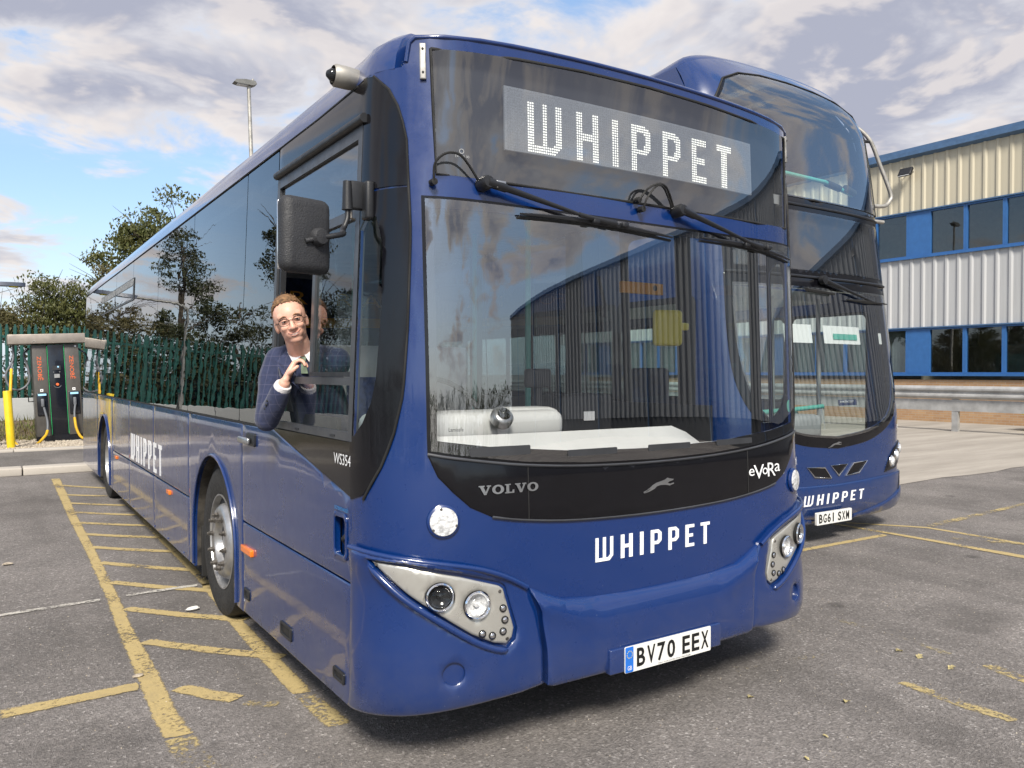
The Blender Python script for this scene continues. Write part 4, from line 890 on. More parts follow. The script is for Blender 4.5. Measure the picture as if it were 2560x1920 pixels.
# front lettering
word_on('letter', 'WHIPPET', fx, -.345, .345, .752, .853, 'white_vinyl', bus, gap=.42, off=.003)
word_on('badge_letter', 'VOLVO', fx, -.90, -.637, 1.078, 1.114, 'alu', bus, gap=.08, off=.012)
for t_, a, b_, c, d in (('e', .625, .668, 1.043, 1.078), ('V', .662, .745, 1.026, 1.094), ('o', .733, .776, 1.043, 1.076), ('R', .776, .842, 1.030, 1.098), ('a', .836, .885, 1.050, 1.090)):
    text_on('badge_letter', t_, fx, a, b_, c, d, 'white_vinyl', bus, .009)
DOG = [(0, .05), (.06, .16), (.16, .30), (.24, .42), (.36, .52), (.50, .62), (.62, .72), (.74, .84), (.80, .90), (.84, 1.0), (.88, .92), (1.0, .84), (.98, .78), (.90, .76), (.84, .66), (.88, .56), (1.0, .60), (1.02, .54), (.92, .46), (.80, .46), (.70, .42), (.56, .46), (.44, .38), (.38, .26), (.24, .14), (.12, .06), (.02, -.02), (.10, .10), (.22, .24), (.26, .34), (.16, .24), (.06, .10)]
DOG = [(0, .10), (.10, .20), (.22, .36), (.30, .52), (.42, .66), (.56, .74), (.70, .82), (.80, .96), (.84, .90), (1.0, .82), (.98, .74), (.86, .68), (.80, .58), (.88, .50), (1.0, .56), (1.01, .48), (.86, .38), (.72, .46), (.56, .48), (.44, .42), (.36, .26), (.20, .10), (.02, .0), (.16, .16), (.28, .34), (.14, .20), (.03, .04)]
sheet('greyhound_badge', [(-.082+.185*x, 1.020+.062*y) for x, y in DOG], fx, 'alu', bus, .009, .002, res=.5, smooth=None)
text_on('fleet_number', 'WS354', fx, 1.085, 1.21, 1.055, 1.100, 'white_vinyl', bus, .003)
text_on('glass_mark', 'E4 43R 00', fx, -.965, -.91, 2.375, 2.385, 'interior_grey', bus, .003); sheet('glass_mark', circ(-.94, 2.40, .010, 14), fx, 'interior_grey', bus, .003, 0., [circ(-.94, 2.40, .007, 14)], res=.5)
text_on('glass_mark', 'Lamisafe', fx, -1.01, -.955, 1.325, 1.34, 'interior_dark', bus, .016)
# wiper arms
def wiper(px0, tip_joint, bl0, bl1, name='wiper'):
    a = fx(px0[0], px0[1], .05); w = empty(name); w.parent = bus
    MB().lathe([(.028, -.05), (.028, .0), (.022, .012), (.0005, .014)], a, (0, -1, .05), 16).build('pivot', 'black_trim', w, 50)
    m = fx(tip_joint[0], tip_joint[1], .05); d = (m-a)
    MB().tube([a, a+d*.18, a+d*.2, a+d*.95, m], [.020, .018, .014, .008, .007], 8).build('arm', 'black_trim', w, 50)
    q = fx((bl0[0]+bl1[0])/2, (bl0[1]+bl1[1])/2+.012, .045)
    MB().tube([m, (m+q)/2+Vector((0, -.005, 0)), q+Vector((.06, 0, 0))], [.010, .010, .016], 8).build('link', 'black_trim', w, 50)
    p = [fx(bl0[0]+(bl1[0]-bl0[0])*t, bl0[1]+(bl1[1]-bl0[1])*t-.0+.012*math.sin(math.pi*t), .03) for t in np.linspace(0, 1, 9)]
    MB().tube(p, [.004, .007, .009, .011, .012, .011, .009, .007, .004], 6).build('blade_holder', 'black_trim', w, 50)
    p = [x+Vector((0, .014, -.012)) for x in p]; MB().tube(p, .006, 6).build('blade', 'rubber', w, 50)
    for t in (-.1, .1): MB().rbox(q+Vector((t*.8+.03, 0, 0)), (.035, .03, .022), .006).build('clip', 'black_trim', w, 40)
    return w
wiper((-.855, 2.278), (-.44, 2.196), (-.71, 2.175), (.10, 2.155)); wiper((.145, 2.280), (.56, 2.190), (.29, 2.172), (1.0, 2.135))
MB().rbox(fx(-.805, 2.272, .055), (.045, .012, .03), .004).build('wash_jet', 'alu', bus, 40)
for pts in ([(-1.046, 2.268), (-1.043, 2.33), (-1.010, 2.367), (-.967, 2.37), (-.93, 2.343), (-.885, 2.29)], [(-.078, 2.262), (-.070, 2.31), (-.025, 2.362), (.016, 2.366), (.06, 2.337), (.105, 2.292)], [(-.10, 2.30), (-.07, 2.345), (-.02, 2.372), (.03, 2.371), (.075, 2.34), (.115, 2.295)]):
    MB().tube([fx(p.x, p.y, .035+.03*math.sin(i/7)) for i, p in enumerate(spline([(a, b, 0) for a, b in pts], 5))], .005, 6).build('washer_hose', 'rubber', bus, 60)
    MB().lathe([(.013, -.02), (.013, .008), (.0005, .01)], fx(pts[0][0], pts[0][1], .03), (0, -1, 0), 12).build('hose_stud', 'rubber', bus, 50)
sheet('tax_disc', circ(1.045, 1.375, .032, 20), fx, 'rail_green', bus, -.004, .001, res=.2)
# ---------------------------------------------------------------- offside panels, y along the bus, z up
def side(sg):
    def f(y, z, o): return Vector((sg*(hw(z)+o), y, z))
    return f
LEN = 11.0
def arch(cy, r=.565, zc=.46): return [(cy+r*math.cos(R_(a)), zc+r*math.sin(R_(a))) for a in range(0, 181, 9)]
FA, RA = 2.68, 8.36
SEAM = .368; gap = .004
for sg in (-1, 1):
    sm = side(sg); off_ = sg < 0
    MB().box((sg*1.18, 5.7, .9), (.02, LEN-1.1, .9)).build('inner_lining', 'interior_dark', bus)
    # lower blue panels
    def panel(y0, y1, z0=.2, z1=1.262, cut=None, name='side_panel'):
        o_ = [(y0+gap, z0)]
        if cut: o_ += [(cut-.565, z0), (cut-.565, .46)]+[(a, b) for a, b in arch(cut)[::-1]]+[(cut+.565, z0)]
        o_ += [(y1-gap, z0), (y1-gap, z1), (y0+gap, z1)]
        return sheet(name, o_, sm, 'blue_paint', bus, 0, .025, res=.12, bev=.004)
    if off_:
        sheet('side_panel', [(1.985-gap, .716), (1.985-gap, 1.262), (1.41, 1.262), (SEAM+gap, 1.050), (SEAM+gap, .716)], sm, 'blue_paint', bus, 0, .025, [rrect(.425, .561, .80, .975, .02)], res=.12, bev=.004)
        sheet('flap', [(1.978-gap, .205), (1.978-gap, .708), (.385+gap, .708), (.385+gap, .215)], sm, 'blue_paint', bus, 0, .025, res=.12, bev=.004)
    else:
        panel(1.62, 2.0); panel(SEAM, .44)
    panel(2.0-(.02 if off_ else 0), 3.40, cut=FA)
    ys = [3.40, 4.83, 6.25, 7.55]
    for a, b_ in zip(ys[:-1], ys[1:]):
        panel(a, b_, .2, .655); panel(a, b_, .663, 1.262)
    panel(7.55, 9.05, cut=RA); panel(9.05, LEN-.05)
    for cy in (FA, RA):      # arch trims and liners
        MB().tube([sm(y, z, .004) for y, z in [(cy+.565, .22)]+arch(cy)+[(cy-.565, .22)]], .010, 6).build('arch_trim', 'blue_paint', bus, 60)
        pr = [(cy+.56, .2)]+[(cy+.56*math.cos(R_(a)), .46+.56*math.sin(R_(a))) for a in range(0, 181, 9)]+[(cy-.56, .2)]
        b = MB(); n = len(pr); b.add([(sg*1.255, y, z) for y, z in pr]+[(sg*.80, y, z) for y, z in pr], [(i, i+1, i+1+n, i+n) for i in range(n-1)]); b.add([(sg*.80, y, z) for y, z in pr], [tuple(range(n))]); b.build('arch_liner', 'liner', bus, 40)
        MB().rbox((sg*1.10, cy+.545, .30), (.26, .02, .36), .008).build('mudflap', 'rubber', bus, 40)
    # glazing
    bk = [1.467, 2.05, 3.445, 4.83, 6.29, 7.56, 8.92, LEN-.06]
    if not off_: bk[0] = 1.60
    for a, b_ in zip(bk[:-1], bk[1:]):
        sheet('window_pane', rrect(a+.005, b_-.005, 1.276, 2.678, .012), sm, 'side_glass', bus, .001, .008, res=.16)
    for a in bk: sheet('glazing_seal', [(a-.006, 1.28), (a+.006, 1.28), (a+.006, 2.675), (a-.006, 2.675)], sm, 'rubber', bus, -.004, .0, res=.3)
    for a in bk[1:-1]: MB().box((sg*1.14, a, 1.95), (.07, .10, 1.40)).build('pillar', 'interior_dark', bus)
    for a, b_ in ((6.20, 7.565), (7.575, 8.92)):
        MB().prism([(a, 2.282), (b_, 2.282), (b_, 2.510), (a, 2.510)], lambda y, z: sm(y, z, .003), lambda y, z: sm(y, z, .008)).build('vent_frame', 'frame_grey', bus)
        sheet('vent_pane', rrect(a+.03, b_-.03, 2.30, 2.425, .02), sm, 'dest_glass', bus, .010, .002, res=.3); sheet('vent_pane', rrect(a+.03, b_-.03, 2.435, 2.50, .02), sm, 'alu_dull', bus, .010, .002, res=.3)
    MB().box((sg*(hw(1.27)-.004), 6.2, 1.268), (.012, 9.5, .012)).build('waist_seal', 'rubber', bus)
    for y in ((4.13,), (7.2,)): sheet('side_marker', rrect(y[0]-.06, y[0]+.06, .588, .622, .006), sm, 'orange_lens', bus, .016, .016, res=.3, bev=.003)
sm = side(-1)
sheet('side_marker', rrect(1.76, 1.962, .548, .588, .008), sm, 'orange_lens', bus, .018, .018, res=.3, bev=.004)
sheet('cab_lower_glass', [(1.40, 1.270), (SEAM+.004, 1.274), (SEAM+.004, 1.057)], sm, 'black_gloss', bus, .003, .02, res=.1)
sheet('screenwash_recess', rrect(.418, .568, .792, .983, .03), sm, 'blue_paint', bus, .008, .008, [rrect(.436, .550, .812, .963, .02)], res=.1, bev=.004)
sheet('recess_back', rrect(.42, .565, .79, .985, .02), sm, 'blue_paint', bus, -.035, 0, res=.1); MB().tube([(-1.245, .50, .85), (-1.262, .49, .875), (-1.262, .47, .885)], .012, 8).build('cap', 'black_trim', bus, 50)
text_on('screenwash_label', 'screenwash', sm, .552, .405, .990, 1.012, 'cyan_vinyl', bus, .003); text_on('fleet_number', 'WS354', sm, .553, .372, 1.178, 1.222, 'white_vinyl', bus, .006)
for (a, b_, c, d) in ((1.112, 1.28, .272, .338), (1.832, 1.936, .292, .352), (.448, .572, .288, .336)):
    sheet('latch', rrect(a, b_, c, d, .012), sm, 'black_trim', bus, .008, .01, [rrect(a+.02, b_-.02, c+.012, d-.012, .006)], res=.2, bev=.002); sheet('latch_back', rrect(a+.005, b_-.005, c+.004, d-.004, .006), sm, 'rubber', bus, .002, 0, res=.2)
sheet('handle_cup', rrect(1.70, 1.86, 1.152, 1.222, .012), sm, 'black_trim', bus, .012, .012, res=.2, bev=.003); MB().rbox((-1.30, 1.855, 1.178), (.022, .20, .036), .01).build('door_handle', 'alu', bus, 50)
word_on('letter', 'WHIPPET', lambda u, v, o_: sm(-u, v, o_), -6.12, -4.45, .690, .945, 'white_vinyl', bus, gap=.42, off=.003)
for y in np.arange(3.6, 8, .6): MB().lathe([(.008, 0), (.005, .006), (.0004, .006)], (-1.275, y, .225), (-1, 0, 0), 8).build('rivet', 'blue_paint', bus)
# cab window assembly
sheet('cab_head_panel', [(SEAM+.004, 2.565), (1.462, 2.565), (1.462, 2.690), (SEAM+.004, 2.705)], sm, 'black_gloss', bus, .002, .02, res=.1, bev=.003)
MB().tube([sm(1.468, 2.547, .012), sm(.345, 2.547, .012)], .019, 10).build('rain_gutter', 'black_trim', bus, 50)
def bar(y0, y1, z0, z1, o0=-.02, o1=.006, mat='frame_grey', name='cab_frame'): return MB().prism([(y0, z0), (y1, z0), (y1, z1), (y0, z1)], lambda y, z: sm(y, z, o0), lambda y, z: sm(y, z, o1)).build(name, mat, bus)
bar(SEAM+.004, .412, 1.277, 2.535); bar(1.425, 1.462, 1.277, 2.535); bar(.412, 1.425, 2.478, 2.535); bar(.412, 1.425, 1.277, 1.312); bar(.412, 1.425, 2.165, 2.205, -.02, .004)
bar(.412, 1.425, 1.498, 1.530); bar(.412, .90, 1.532, 1.552, -.015, .003, 'black_trim'); bar(.865, .902, 1.552, 2.165, -.03, .002); bar(1.385, 1.424, 1.552, 2.165, -.03, -.004, 'black_trim')
for r_ in ((.412, 1.425, 2.205, 2.478, 'dest_glass'), (.412, .865, 1.552, 2.165, 'cab_glass'), (.412, 1.425, 1.312, 1.498, 'cab_glass')):
    sheet('cab_pane', [(r_[0], r_[2]), (r_[1], r_[2]), (r_[1], r_[3]), (r_[0], r_[3])], sm, r_[4], bus, -.008, .004, res=.2)
for y in (.55, 1.0): bar(y, y+.05, 1.286, 1.294, .006, .009, 'black_trim', 'drain_slot')
# ---------------------------------------------------------------- roof, rear
per = []
for s in np.linspace(-SL, SL, 61):
    v = fpt(s, 2.714); kk = min(1, max(0, (1.15-abs(v.x))/.06)); v.y += .10*kk; per.append(v)
vp = [(a, b) for a, b in top if abs(a) <= s3+.001]; nvp = len(vp); b = MB()
r0 = [fm(a, z, 0) for a, z in vp]; r1 = [p+Vector((-.006*math.copysign(1, p.x) if abs(p.x) > 1.09 else 0, .012, .004 if abs(p.x) < 1.1 else 0)) for p in r0]; r2 = [p+Vector((-.05*p.x, .34, .0)) for p in r0]
b.add(r0+r1+r2, [(i, i+1, i+1+nvp, i+nvp) for i in range(nvp-1)]+[(nvp+i, nvp+i+1, 2*nvp+i+1, 2*nvp+i) for i in range(nvp-1)]); b.build('visor', 'blue_front', bus, 40)
MB().tube(r0, .009, 8).build('visor_edge', 'blue_front', bus, 60)
hz = hw(2.70)
right = [Vector((hz, y, 2.695+.019*math.exp(-(y-SEAM)/.15))) for y in np.linspace(.45, LEN-.15, 24)]
rear = [Vector((hz-.02, LEN-.03, 2.695)), Vector((hz-.1, LEN, 2.70)), Vector((0, LEN+.02, 2.70)), Vector((-hz+.1, LEN, 2.70)), Vector((-hz+.02, LEN-.03, 2.695))]
loop = per+right+rear+[Vector((-v.x, v.y, v.z)) for v in right[::-1]]
n = len(loop); b = MB(); rings = []
for ins, dz, in ((0, 0), (.012, .06), (.045, .13), (.10, .175), (.22, .205), (.45, .225)):
    rg = []
    for v in loop:
        fx_ = (1-ins/1.2); y0, y1 = .0, LEN; cy = 5.5; fr = max(0, min(1, 1-(v.y-.25)/.5))
        y = cy+(v.y-cy)*(1-ins*(.55)/5.5); d = dz*(1-.80*fr)
        d = dz
        rg.append(Vector((v.x*fx_, y, min(v.z, 2.85)+d)))
    rings.append(rg)
vs = [v for r in rings for v in r]; fs = [(i*n+j, i*n+(j+1) % n, (i+1)*n+(j+1) % n, (i+1)*n+j) for i in range(len(rings)-1) for j in range(n)]
m0 = len(vs); vs.append(Vector((0, 5.5, 2.935))); fs += [((len(rings)-1)*n+j, (len(rings)-1)*n+(j+1) % n, m0) for j in range(n)]
b.add(vs, fs); b.build('roof', 'blue_paint', bus, 50)
MB().tube([v+Vector((0, 0, -.004)) for v in [loop[-1-i] for i in range(24)][::1]], .006, 6).build('cantrail_seal', 'rubber', bus, 60)
rm = lambda x, z, o_: Vector((x*min(1, hw(z)/HWB), LEN+o_-.06, z))
sheet('rear_panel', [(-1.27, .25), (1.27, .25), (1.27, 2.70), (-1.27, 2.70)], rm, 'blue_paint', bus, .05, .05, res=.3, bev=.03); sheet('rear_window', rrect(-1.0, 1.0, 1.75, 2.5, .1), rm, 'black_gloss', bus, .06, .01, res=.3)
# roof camera over the cab
cm = MB().lathe([(.040, -.06), (.045, .0), (.045, .055), (.038, .065)], (-1.235, .50, 2.745), (-1, .0, .02), 20).build('roof_camera', 'galv', bus, 50)
MB().lathe([(.026, .055), (.024, .075), (.012, .090), (.0004, .094)], (-1.235, .50, 2.745), (-1, 0, .02), 16).build('camera_dome', 'lamp_dark', cm, 50)
# ---------------------------------------------------------------- wheels
def wheel(name, cx, cy, sg, steer=0., conv=True, dual=False):
    w = empty(name, (cx, cy, .468), R_(steer)); w.parent = bus; ax = (sg, 0, 0)
    MB().lathe([(.30, -.14), (.40, -.15), (.462, -.13), (.475, -.10), (.478, .0), (.475, .10), (.464, .125), (.435, .138), (.36, .140), (.305, .125), (.296, .10)], (0, 0, 0), ax, 48).build('tyre', 'tyre', w, 40)
    if conv: pr = [(.297, .10), (.302, .128), (.292, .128), (.275, .06), (.255, .06), (.235, .115), (.215, .135), (.19, .140), (.145, .135), (.130, .115), (.125, .07), (.075, .06), (.068, .10), (.0006, .105)]
    else: pr = [(.297, .10), (.302, .128), (.292, .128), (.275, .03), (.25, -.03), (.19, -.05), (.14, -.05), (.13, .02), (.11, .06), (.0006, .07)]
    rm_ = MB().lathe(pr, (0, 0, 0), ax, 40).build('rim', 'rim_metal', w, 35)
    for k in range(10):
        a = R_(36*k+9); c = Vector((0, .168*math.cos(a), .168*math.sin(a))); h0 = .137 if conv else -.05
        MB().lathe([(.021, h0-.005), (.021, h0+.006), (.0165, h0+.008), (.0165, h0+.026), (.012, h0+.028), (.010, h0+.028), (.010, h0+.038), (.0004, h0+.039)], c, ax, 6).build('nut', 'nut_metal', rm_, 30)
    return w
wheel('front_wheel', -1.10, FA, -1, 0); wheel('front_wheel', 1.10, FA, 1); wheel('rear_wheel', -1.10, RA, -1, 0, False); wheel('rear_wheel', 1.10, RA, 1, 0, False)
MB().tube([(-1.05, FA, .46), (1.05, FA, .46)], .07, 10).build('axle', 'liner', bus); MB().tube([(-1.05, RA, .46), (1.05, RA, .46)], .10, 10).build('axle', 'liner', bus)
# ---------------------------------------------------------------- cab mirror on its arm
mr = empty('cab_mirror'); mr.parent = bus
rot = Matrix.Rotation(R_(14), 3, 'Z')
mc = Vector((-1.505, .25, 2.045))
MB().rbox(mc, (.20, .075, .275), .035, rot, 4).build('shell', 'mirror_shell', mr, 50)
MB().rbox(mc+rot @ Vector((0, .036, 0)), (.175, .012, .25), .02, rot, 3).build('mirror_glass', 'chrome', mr, 50)
hub = mc+rot @ Vector((.035, -.042, -.005)); MB().lathe([(.034, -.02), (.034, .01), (.026, .022), (.0005, .024)], hub, rot @ Vector((0, -1, 0)), 20).build('hub', 'mirror_shell', mr, 50)
MB().tube([hub+Vector((-.02, -.01, -.01)), hub+Vector((-.055, -.012, -.02))], .009, 8).build('lever', 'mirror_shell', mr, 50)
bk_ = Vector((-1.285, .345, 2.235))
MB().tube(spline([hub+Vector((.02, -.01, .0)), hub+Vector((.09, .0, .02)), Vector((-1.335, .31, 2.09)), Vector((-1.31, .325, 2.14)), Vector((-1.307, .33, 2.20))], 6), .0105, 10).build('arm', 'black_trim', mr, 50)
MB().tube([Vector((-1.307, .33, 2.175)), Vector((-1.307, .33, 2.285))], [.022, .017], 12).build('socket', 'black_trim', mr, 50); MB().rbox((-1.262, .335, 2.235), (.075, .03, .11), .008).build('bracket', 'black_trim', mr, 40); MB().rbox((-1.232, .31, 2.215), (.035, .06, .15), .012).build('bracket_foot', 'black_trim', mr, 40)
MB().tube([(-1.295, .325, 2.17), (-1.295, .325, 2.145), (-1.28, .33, 2.14)], .006, 6).build('bolt', 'nut_metal', mr)
# ---------------------------------------------------------------- interior
MB().box((0, 5.7, .36), (2.4, 10.5, .06)).build('floor', 'interior_dark', bus); MB().box((0, 5.9, 2.60), (2.30, 10.0, .05)).build('ceiling', 'interior_white', bus)
MB().box((0, .62, 2.47), (2.2, .9, .05)).build('cab_ceiling', 'interior_white', bus)
b = MB()
for s0, s1, z, y1 in ((-1, 1, 1.24, .44),):
    fr_ = [fx(x, 1.215, -.03) for x in np.linspace(-1.12, 1.0, 22)]
    for p in fr_: p.z = 1.18
    top_ = fr_; backr = [Vector((p.x, p.y+.16, 1.292)) if p.x < .34 else Vector((p.x, p.y+.16, 1.292-.09*min(1, (p.x-.34)/.14))) for p in fr_]; nn = len(fr_)
    lowf = [Vector((p.x, p.y+.01, .75)) for p in fr_]; lowb = [Vector((p.x, p.y, .75)) for p in backr]
    vs = top_+backr+lowf+lowb; b.add(vs, [(i, i+1, nn+i+1, nn+i) for i in range(nn-1)]+[(i, 2*nn+i, 2*nn+i+1, i+1) for i in range(nn-1)]+[(nn+i, nn+i+1, 3*nn+i+1, 3*nn+i) for i in range(nn-1)])
ds = b.build('dashboard', 'dash_white', bus, 30)
MB().rbox((-.62, .62, 1.30), (.95, .32, .14), .05).build('binnacle', 'dash_white', ds, 50); MB().rbox((-.25, .66, 1.30), (.32, .24, .16), .06).build('binnacle_hood', 'dash_white', ds, 50)
c = Vector((-.55, .40, 1.355)); MB().lathe([(.052, -.03), (.052, .0), (.040, .014), (.030, .016)], c, (-.1, -.75, .6), 24).build('dome_camera', 'alu', bus, 50); MB().lathe([(.030, .012), (.026, .028), (.012, .037), (.0005, .039)], c, (-.1, -.75, .6), 20).build('camera_dome', 'lamp_dark', bus, 50)
tk = MB().rbox((.30, .95, 1.32), (.36, .22, .22), .03).build('ticket_machine', 'interior_dark', bus, 40); MB().box((.30, .835, 1.31), (.075, .004, .05)).build('sticker', 'white_vinyl', tk); MB().rbox((-.06, .82, 1.52), (.14, .05, .10), .015, Matrix.Rotation(R_(-25), 3, 'Z')).build('driver_display', 'interior_dark', bus, 40); MB().tube([(-.05, .84, 1.3), (-.05, .83, 1.5)], .025, 8).build('display_stalk', 'interior_dark', bus)
MB().tube([(.02, .85, 1.5), (.06, .85, 1.42), (.03, .85, 1.32), (.16, .88, 1.27)], .008, 6).build('cord', 'rubber', bus)
for i in range(4): sheet('glass_block', rrect(-.93+i*.44, -.67+i*.44, 1.205+(0.02 if i in (0,) else 0), 1.232+(.03 if i == 0 else 0), .006), fx, 'interior_dark', bus, .013, .004, res=.1)
sw = MB().tube([(-.62+.22*math.cos(R_(a)), .86+.13*math.sin(R_(a)), 1.36+.16*math.sin(R_(a))) for a in range(0, 361, 15)], .014, 8).build('steering_wheel', 'rubber', bus, 60)
tilt = Matrix.Rotation(R_(-20), 3, 'Z')
MB().rbox((.91, .85, 1.815), (.185, .05, .215), .03, tilt, 4).build('yellow_mirror', 'yellow_plastic', bus, 50); MB().rbox((1.02, .83, 1.825), (.07, .04, .045), .012).build('mirror_knuckle', 'yellow_plastic', bus, 40)
MB().rbox((.84, 1.0, 2.06), (.335, .03, .068), .004).build('header_strip', 'orange_panel', bus, 40); MB().lathe([(.018, 0), (.012, .004), (.0004, .002)], (.94, .985, 2.065), (0, -1, 0), 16).build('header_stud', 'interior_dark', bus)
MB().tube([(.50, .95, 1.87), (.51, .95, 1.93), (.46, .95, 2.10)], .012, 6).build('ceiling_arm', 'interior_dark', bus)
ad = empty('saloon_advert'); ad.parent = bus
am = lambda u, v, o_: Vector((u, 4.6-o_, v)); sheet('board', [(-.95, 1.85), (1.05, 1.85), (1.05, 2.42), (-.95, 2.42)], lambda u, v, o_: Vector((u, 4.62-o_, v)), 'seat_fabric', ad, 0, .01, res=.5)
text_on('lettering', 'FOR   R A', am, -.55, .75, 2.18, 2.30, 'orange_panel', ad, .004); sheet('stripe', [(-.5, 1.95), (.9, 1.99), (.9, 2.08), (-.5, 2.04)], am, 'orange_panel', ad, .002, .001, res=.5)
MB().box((-.62, 1.62, 1.05), (1.15, .05, 1.3)).build('cab_bulkhead', 'interior_grey', bus); MB().box((-.45, 1.64, 2.1), (.8, .04, .8)).build('bulkhead_glass', 'cab_glass', bus)
ds_ = MB().rbox((-.62, 1.18, .74), (.5, .5, .14), .05).rbox((-.62, 1.45, 1.15), (.48, .12, .75), .05).build('driver_seat', 'seat_fabric', bus, 50)
for x, y in ((.35, 1.5), (.5, 2.4), (-.35, 2.6), (.45, 3.8), (-.45, 3.9)): MB().tube([(x, y, .38), (x, y, 2.56)], .018, 8).build('grab_pole', 'rail_green', bus, 50)
for z in (1.25, 1.5): MB().tube([(.0, 1.7, z), (.0, 2.5, z), (.25, 2.6, z)], .016, 8).build('grab_rail', 'rail_green', bus, 50)
s0 = None
for i in range(8):
    for sx in (-1, 1):
        if s0 is None: s0 = MB().rbox((0, 0, .72), (.86, .42, .14), .04).rbox((0, .22, 1.08), (.86, .10, .72), .04).build('passenger_seat', 'seat_fabric', bus, 50); c = s0
        else: c = s0.copy(); COL.objects.link(c); c.parent = bus
        c.location = (sx*.68, 3.7+i*.82, .04 if i < 4 else .22)
# nearside door leaves
sm = side(1)
for a, b_ in ((.45, 1.02), (1.03, 1.60)):
    d = sheet('door_leaf', rrect(a, b_, .30, 2.66, .02), sm, 'black_trim', bus, 0, .03, [rrect(a+.05, b_-.05, .42, 2.45, .06)], res=.3); sheet('door_glass', rrect(a+.045, b_-.045, .415, 2.455, .06), sm, 'clear_glass', d, -.01, .006, res=.3)
# ================================================================ double deck bus behind
DDX, DDY = 4.05, 1.83
dd = empty('double_deck_bus', (DDX, DDY, 0)); tag(dd, 'dark blue double deck bus parked behind, plate BG61 SXM', 'bus')
DW = 1.325
def dw(z): return DW if z < 3.3 else DW-.10*min(1.2, (z-3.3))**2
def drake(z):
    r = .130*max(0, z-1.1)
    if z > 3.95: r += .95*(z-3.95)**2
    return r
_dk = np.concatenate([np.linspace(0, .85, 400), 1-.15*np.linspace(1, 0, 800)**2.2]); DD_ = .22
_dx = _dk*DW; _dy = DD_*(1-np.sqrt(np.maximum(0, 1-_dk**6.5))); _ds = np.concatenate([[0], np.cumsum(np.hypot(np.diff(_dx), np.diff(_dy)))]); DL = float(_ds[-1])
def ds_of(x, z): return math.copysign(float(np.interp(min(1., abs(x)/dw(z)), _dk, _ds)), x)
def dpt(s, z):
    k = float(np.interp(abs(s), _ds, _dk)); yc = float(np.interp(abs(s), _ds, _dy)); x = math.copysign(k*dw(z), s)
    y = yc+.05*(x/1.1)**2+drake(z)
    if z < .35: y += 2.2*(.35-z)**2
    return Vector((x, y, z))
def dm(s, z, o):
    s = max(-DL, min(DL, s)); e = .004; p = dpt(s, z); du = dpt(min(DL, s+e), z)-dpt(max(-DL, s-e), z); dv = dpt(s, z+e)-dpt(s, z-e); n = du.cross(dv).normalized()
    if n.y > 0 and abs(s) < DL*.8: n = -n
    elif abs(s) >= DL*.8 and n.x*s < 0: n = -n
    return p+n*o
def DX(pts): return [(ds_of(x, z), z) for x, z in pts]
def dx(x, z, o): return dm(ds_of(x, z), z, o)
def symD(r): return [(-x, z) for x, z in r[::-1]]+r          # r runs bottom to top on the right side
WG = symD(sp2([(.001, .962), (.50, 1.01), (.86, 1.13), (1.04, 1.34), (1.12, 1.64), (1.14, 2.0), (1.125, 2.315)], 4)+[(.001, 2.315)])
WM = symD(sp2([(.001, .85), (.50, .90), (.88, 1.03), (1.10, 1.23), (1.20, 1.50), (1.222, 1.9), (1.205, 2.42)], 4)+[(.001, 2.42)])
DG = symD([(.001, 2.505), (1.10, 2.505), (1.09, 3.03), (.001, 3.03)]); DB = symD([(.001, 2.424), (1.20, 2.424), (1.19, 3.17), (.001, 3.17)])
UG = symD([(.001, 3.19), (1.15, 3.19), (1.145, 3.6), (1.09, 3.96), (.95, 4.17), (.72, 4.275), (.40, 4.325), (.001, 4.34)])
UM = symD([(.001, 3.172), (1.19, 3.172), (1.185, 3.6), (1.125, 3.98), (.975, 4.20), (.735, 4.305), (.40, 4.355), (.001, 4.37)])
DT = 4.53
outl = [(DL*a, .185) for a in np.linspace(-1, 1, 21)]+[(DL*a, DT-.17*abs(a)**3) for a in np.linspace(1, -1, 21)]
sheet('front_panel', outl, dm, 'dd_blue', dd, 0, .015, [DX(WG), DX(DG), DX(UG)], res=.10)
sheet('windscreen_surround', DX(WM), dm, 'black_gloss', dd, .006, .01, [DX(WG)], res=.09, bev=.003)
sheet('windscreen', DX(inset(WG, -.02)), dm, 'dd_glass', dd, .010, .004, res=.07)
sheet('display_surround', DX(DB), dm, 'black_gloss', dd, .006, .01, [DX(DG)], res=.09, bev=.003)
sheet('display_glass', DX(inset(DG, -.015)), dm, 'dest_glass', dd, .010, .004, res=.07); sheet('display_backing', DX(inset(DG, -.03)), dm, 'interior_dark', dd, -.06, 0, res=.12)
sheet('upper_surround', DX(UM), dm, 'black_gloss', dd, .006, .01, [DX(UG)], res=.09, bev=.003)
sheet('upper_windscreen', DX(inset(UG, -.015)), dm, 'dd_glass', dd, .010, .004, res=.07)
for z in (2.43, 3.105): MB().tube([dx(x, z, .008) for x in np.linspace(-1.19, 1.19, 21)], .014, 6).build('display_trim', 'black_trim', dd, 60)
MB().tube([dx(x, z, .008) for x, z in UM+[UM[0]]], .012, 6).build('glass_seal', 'rubber', dd, 60)
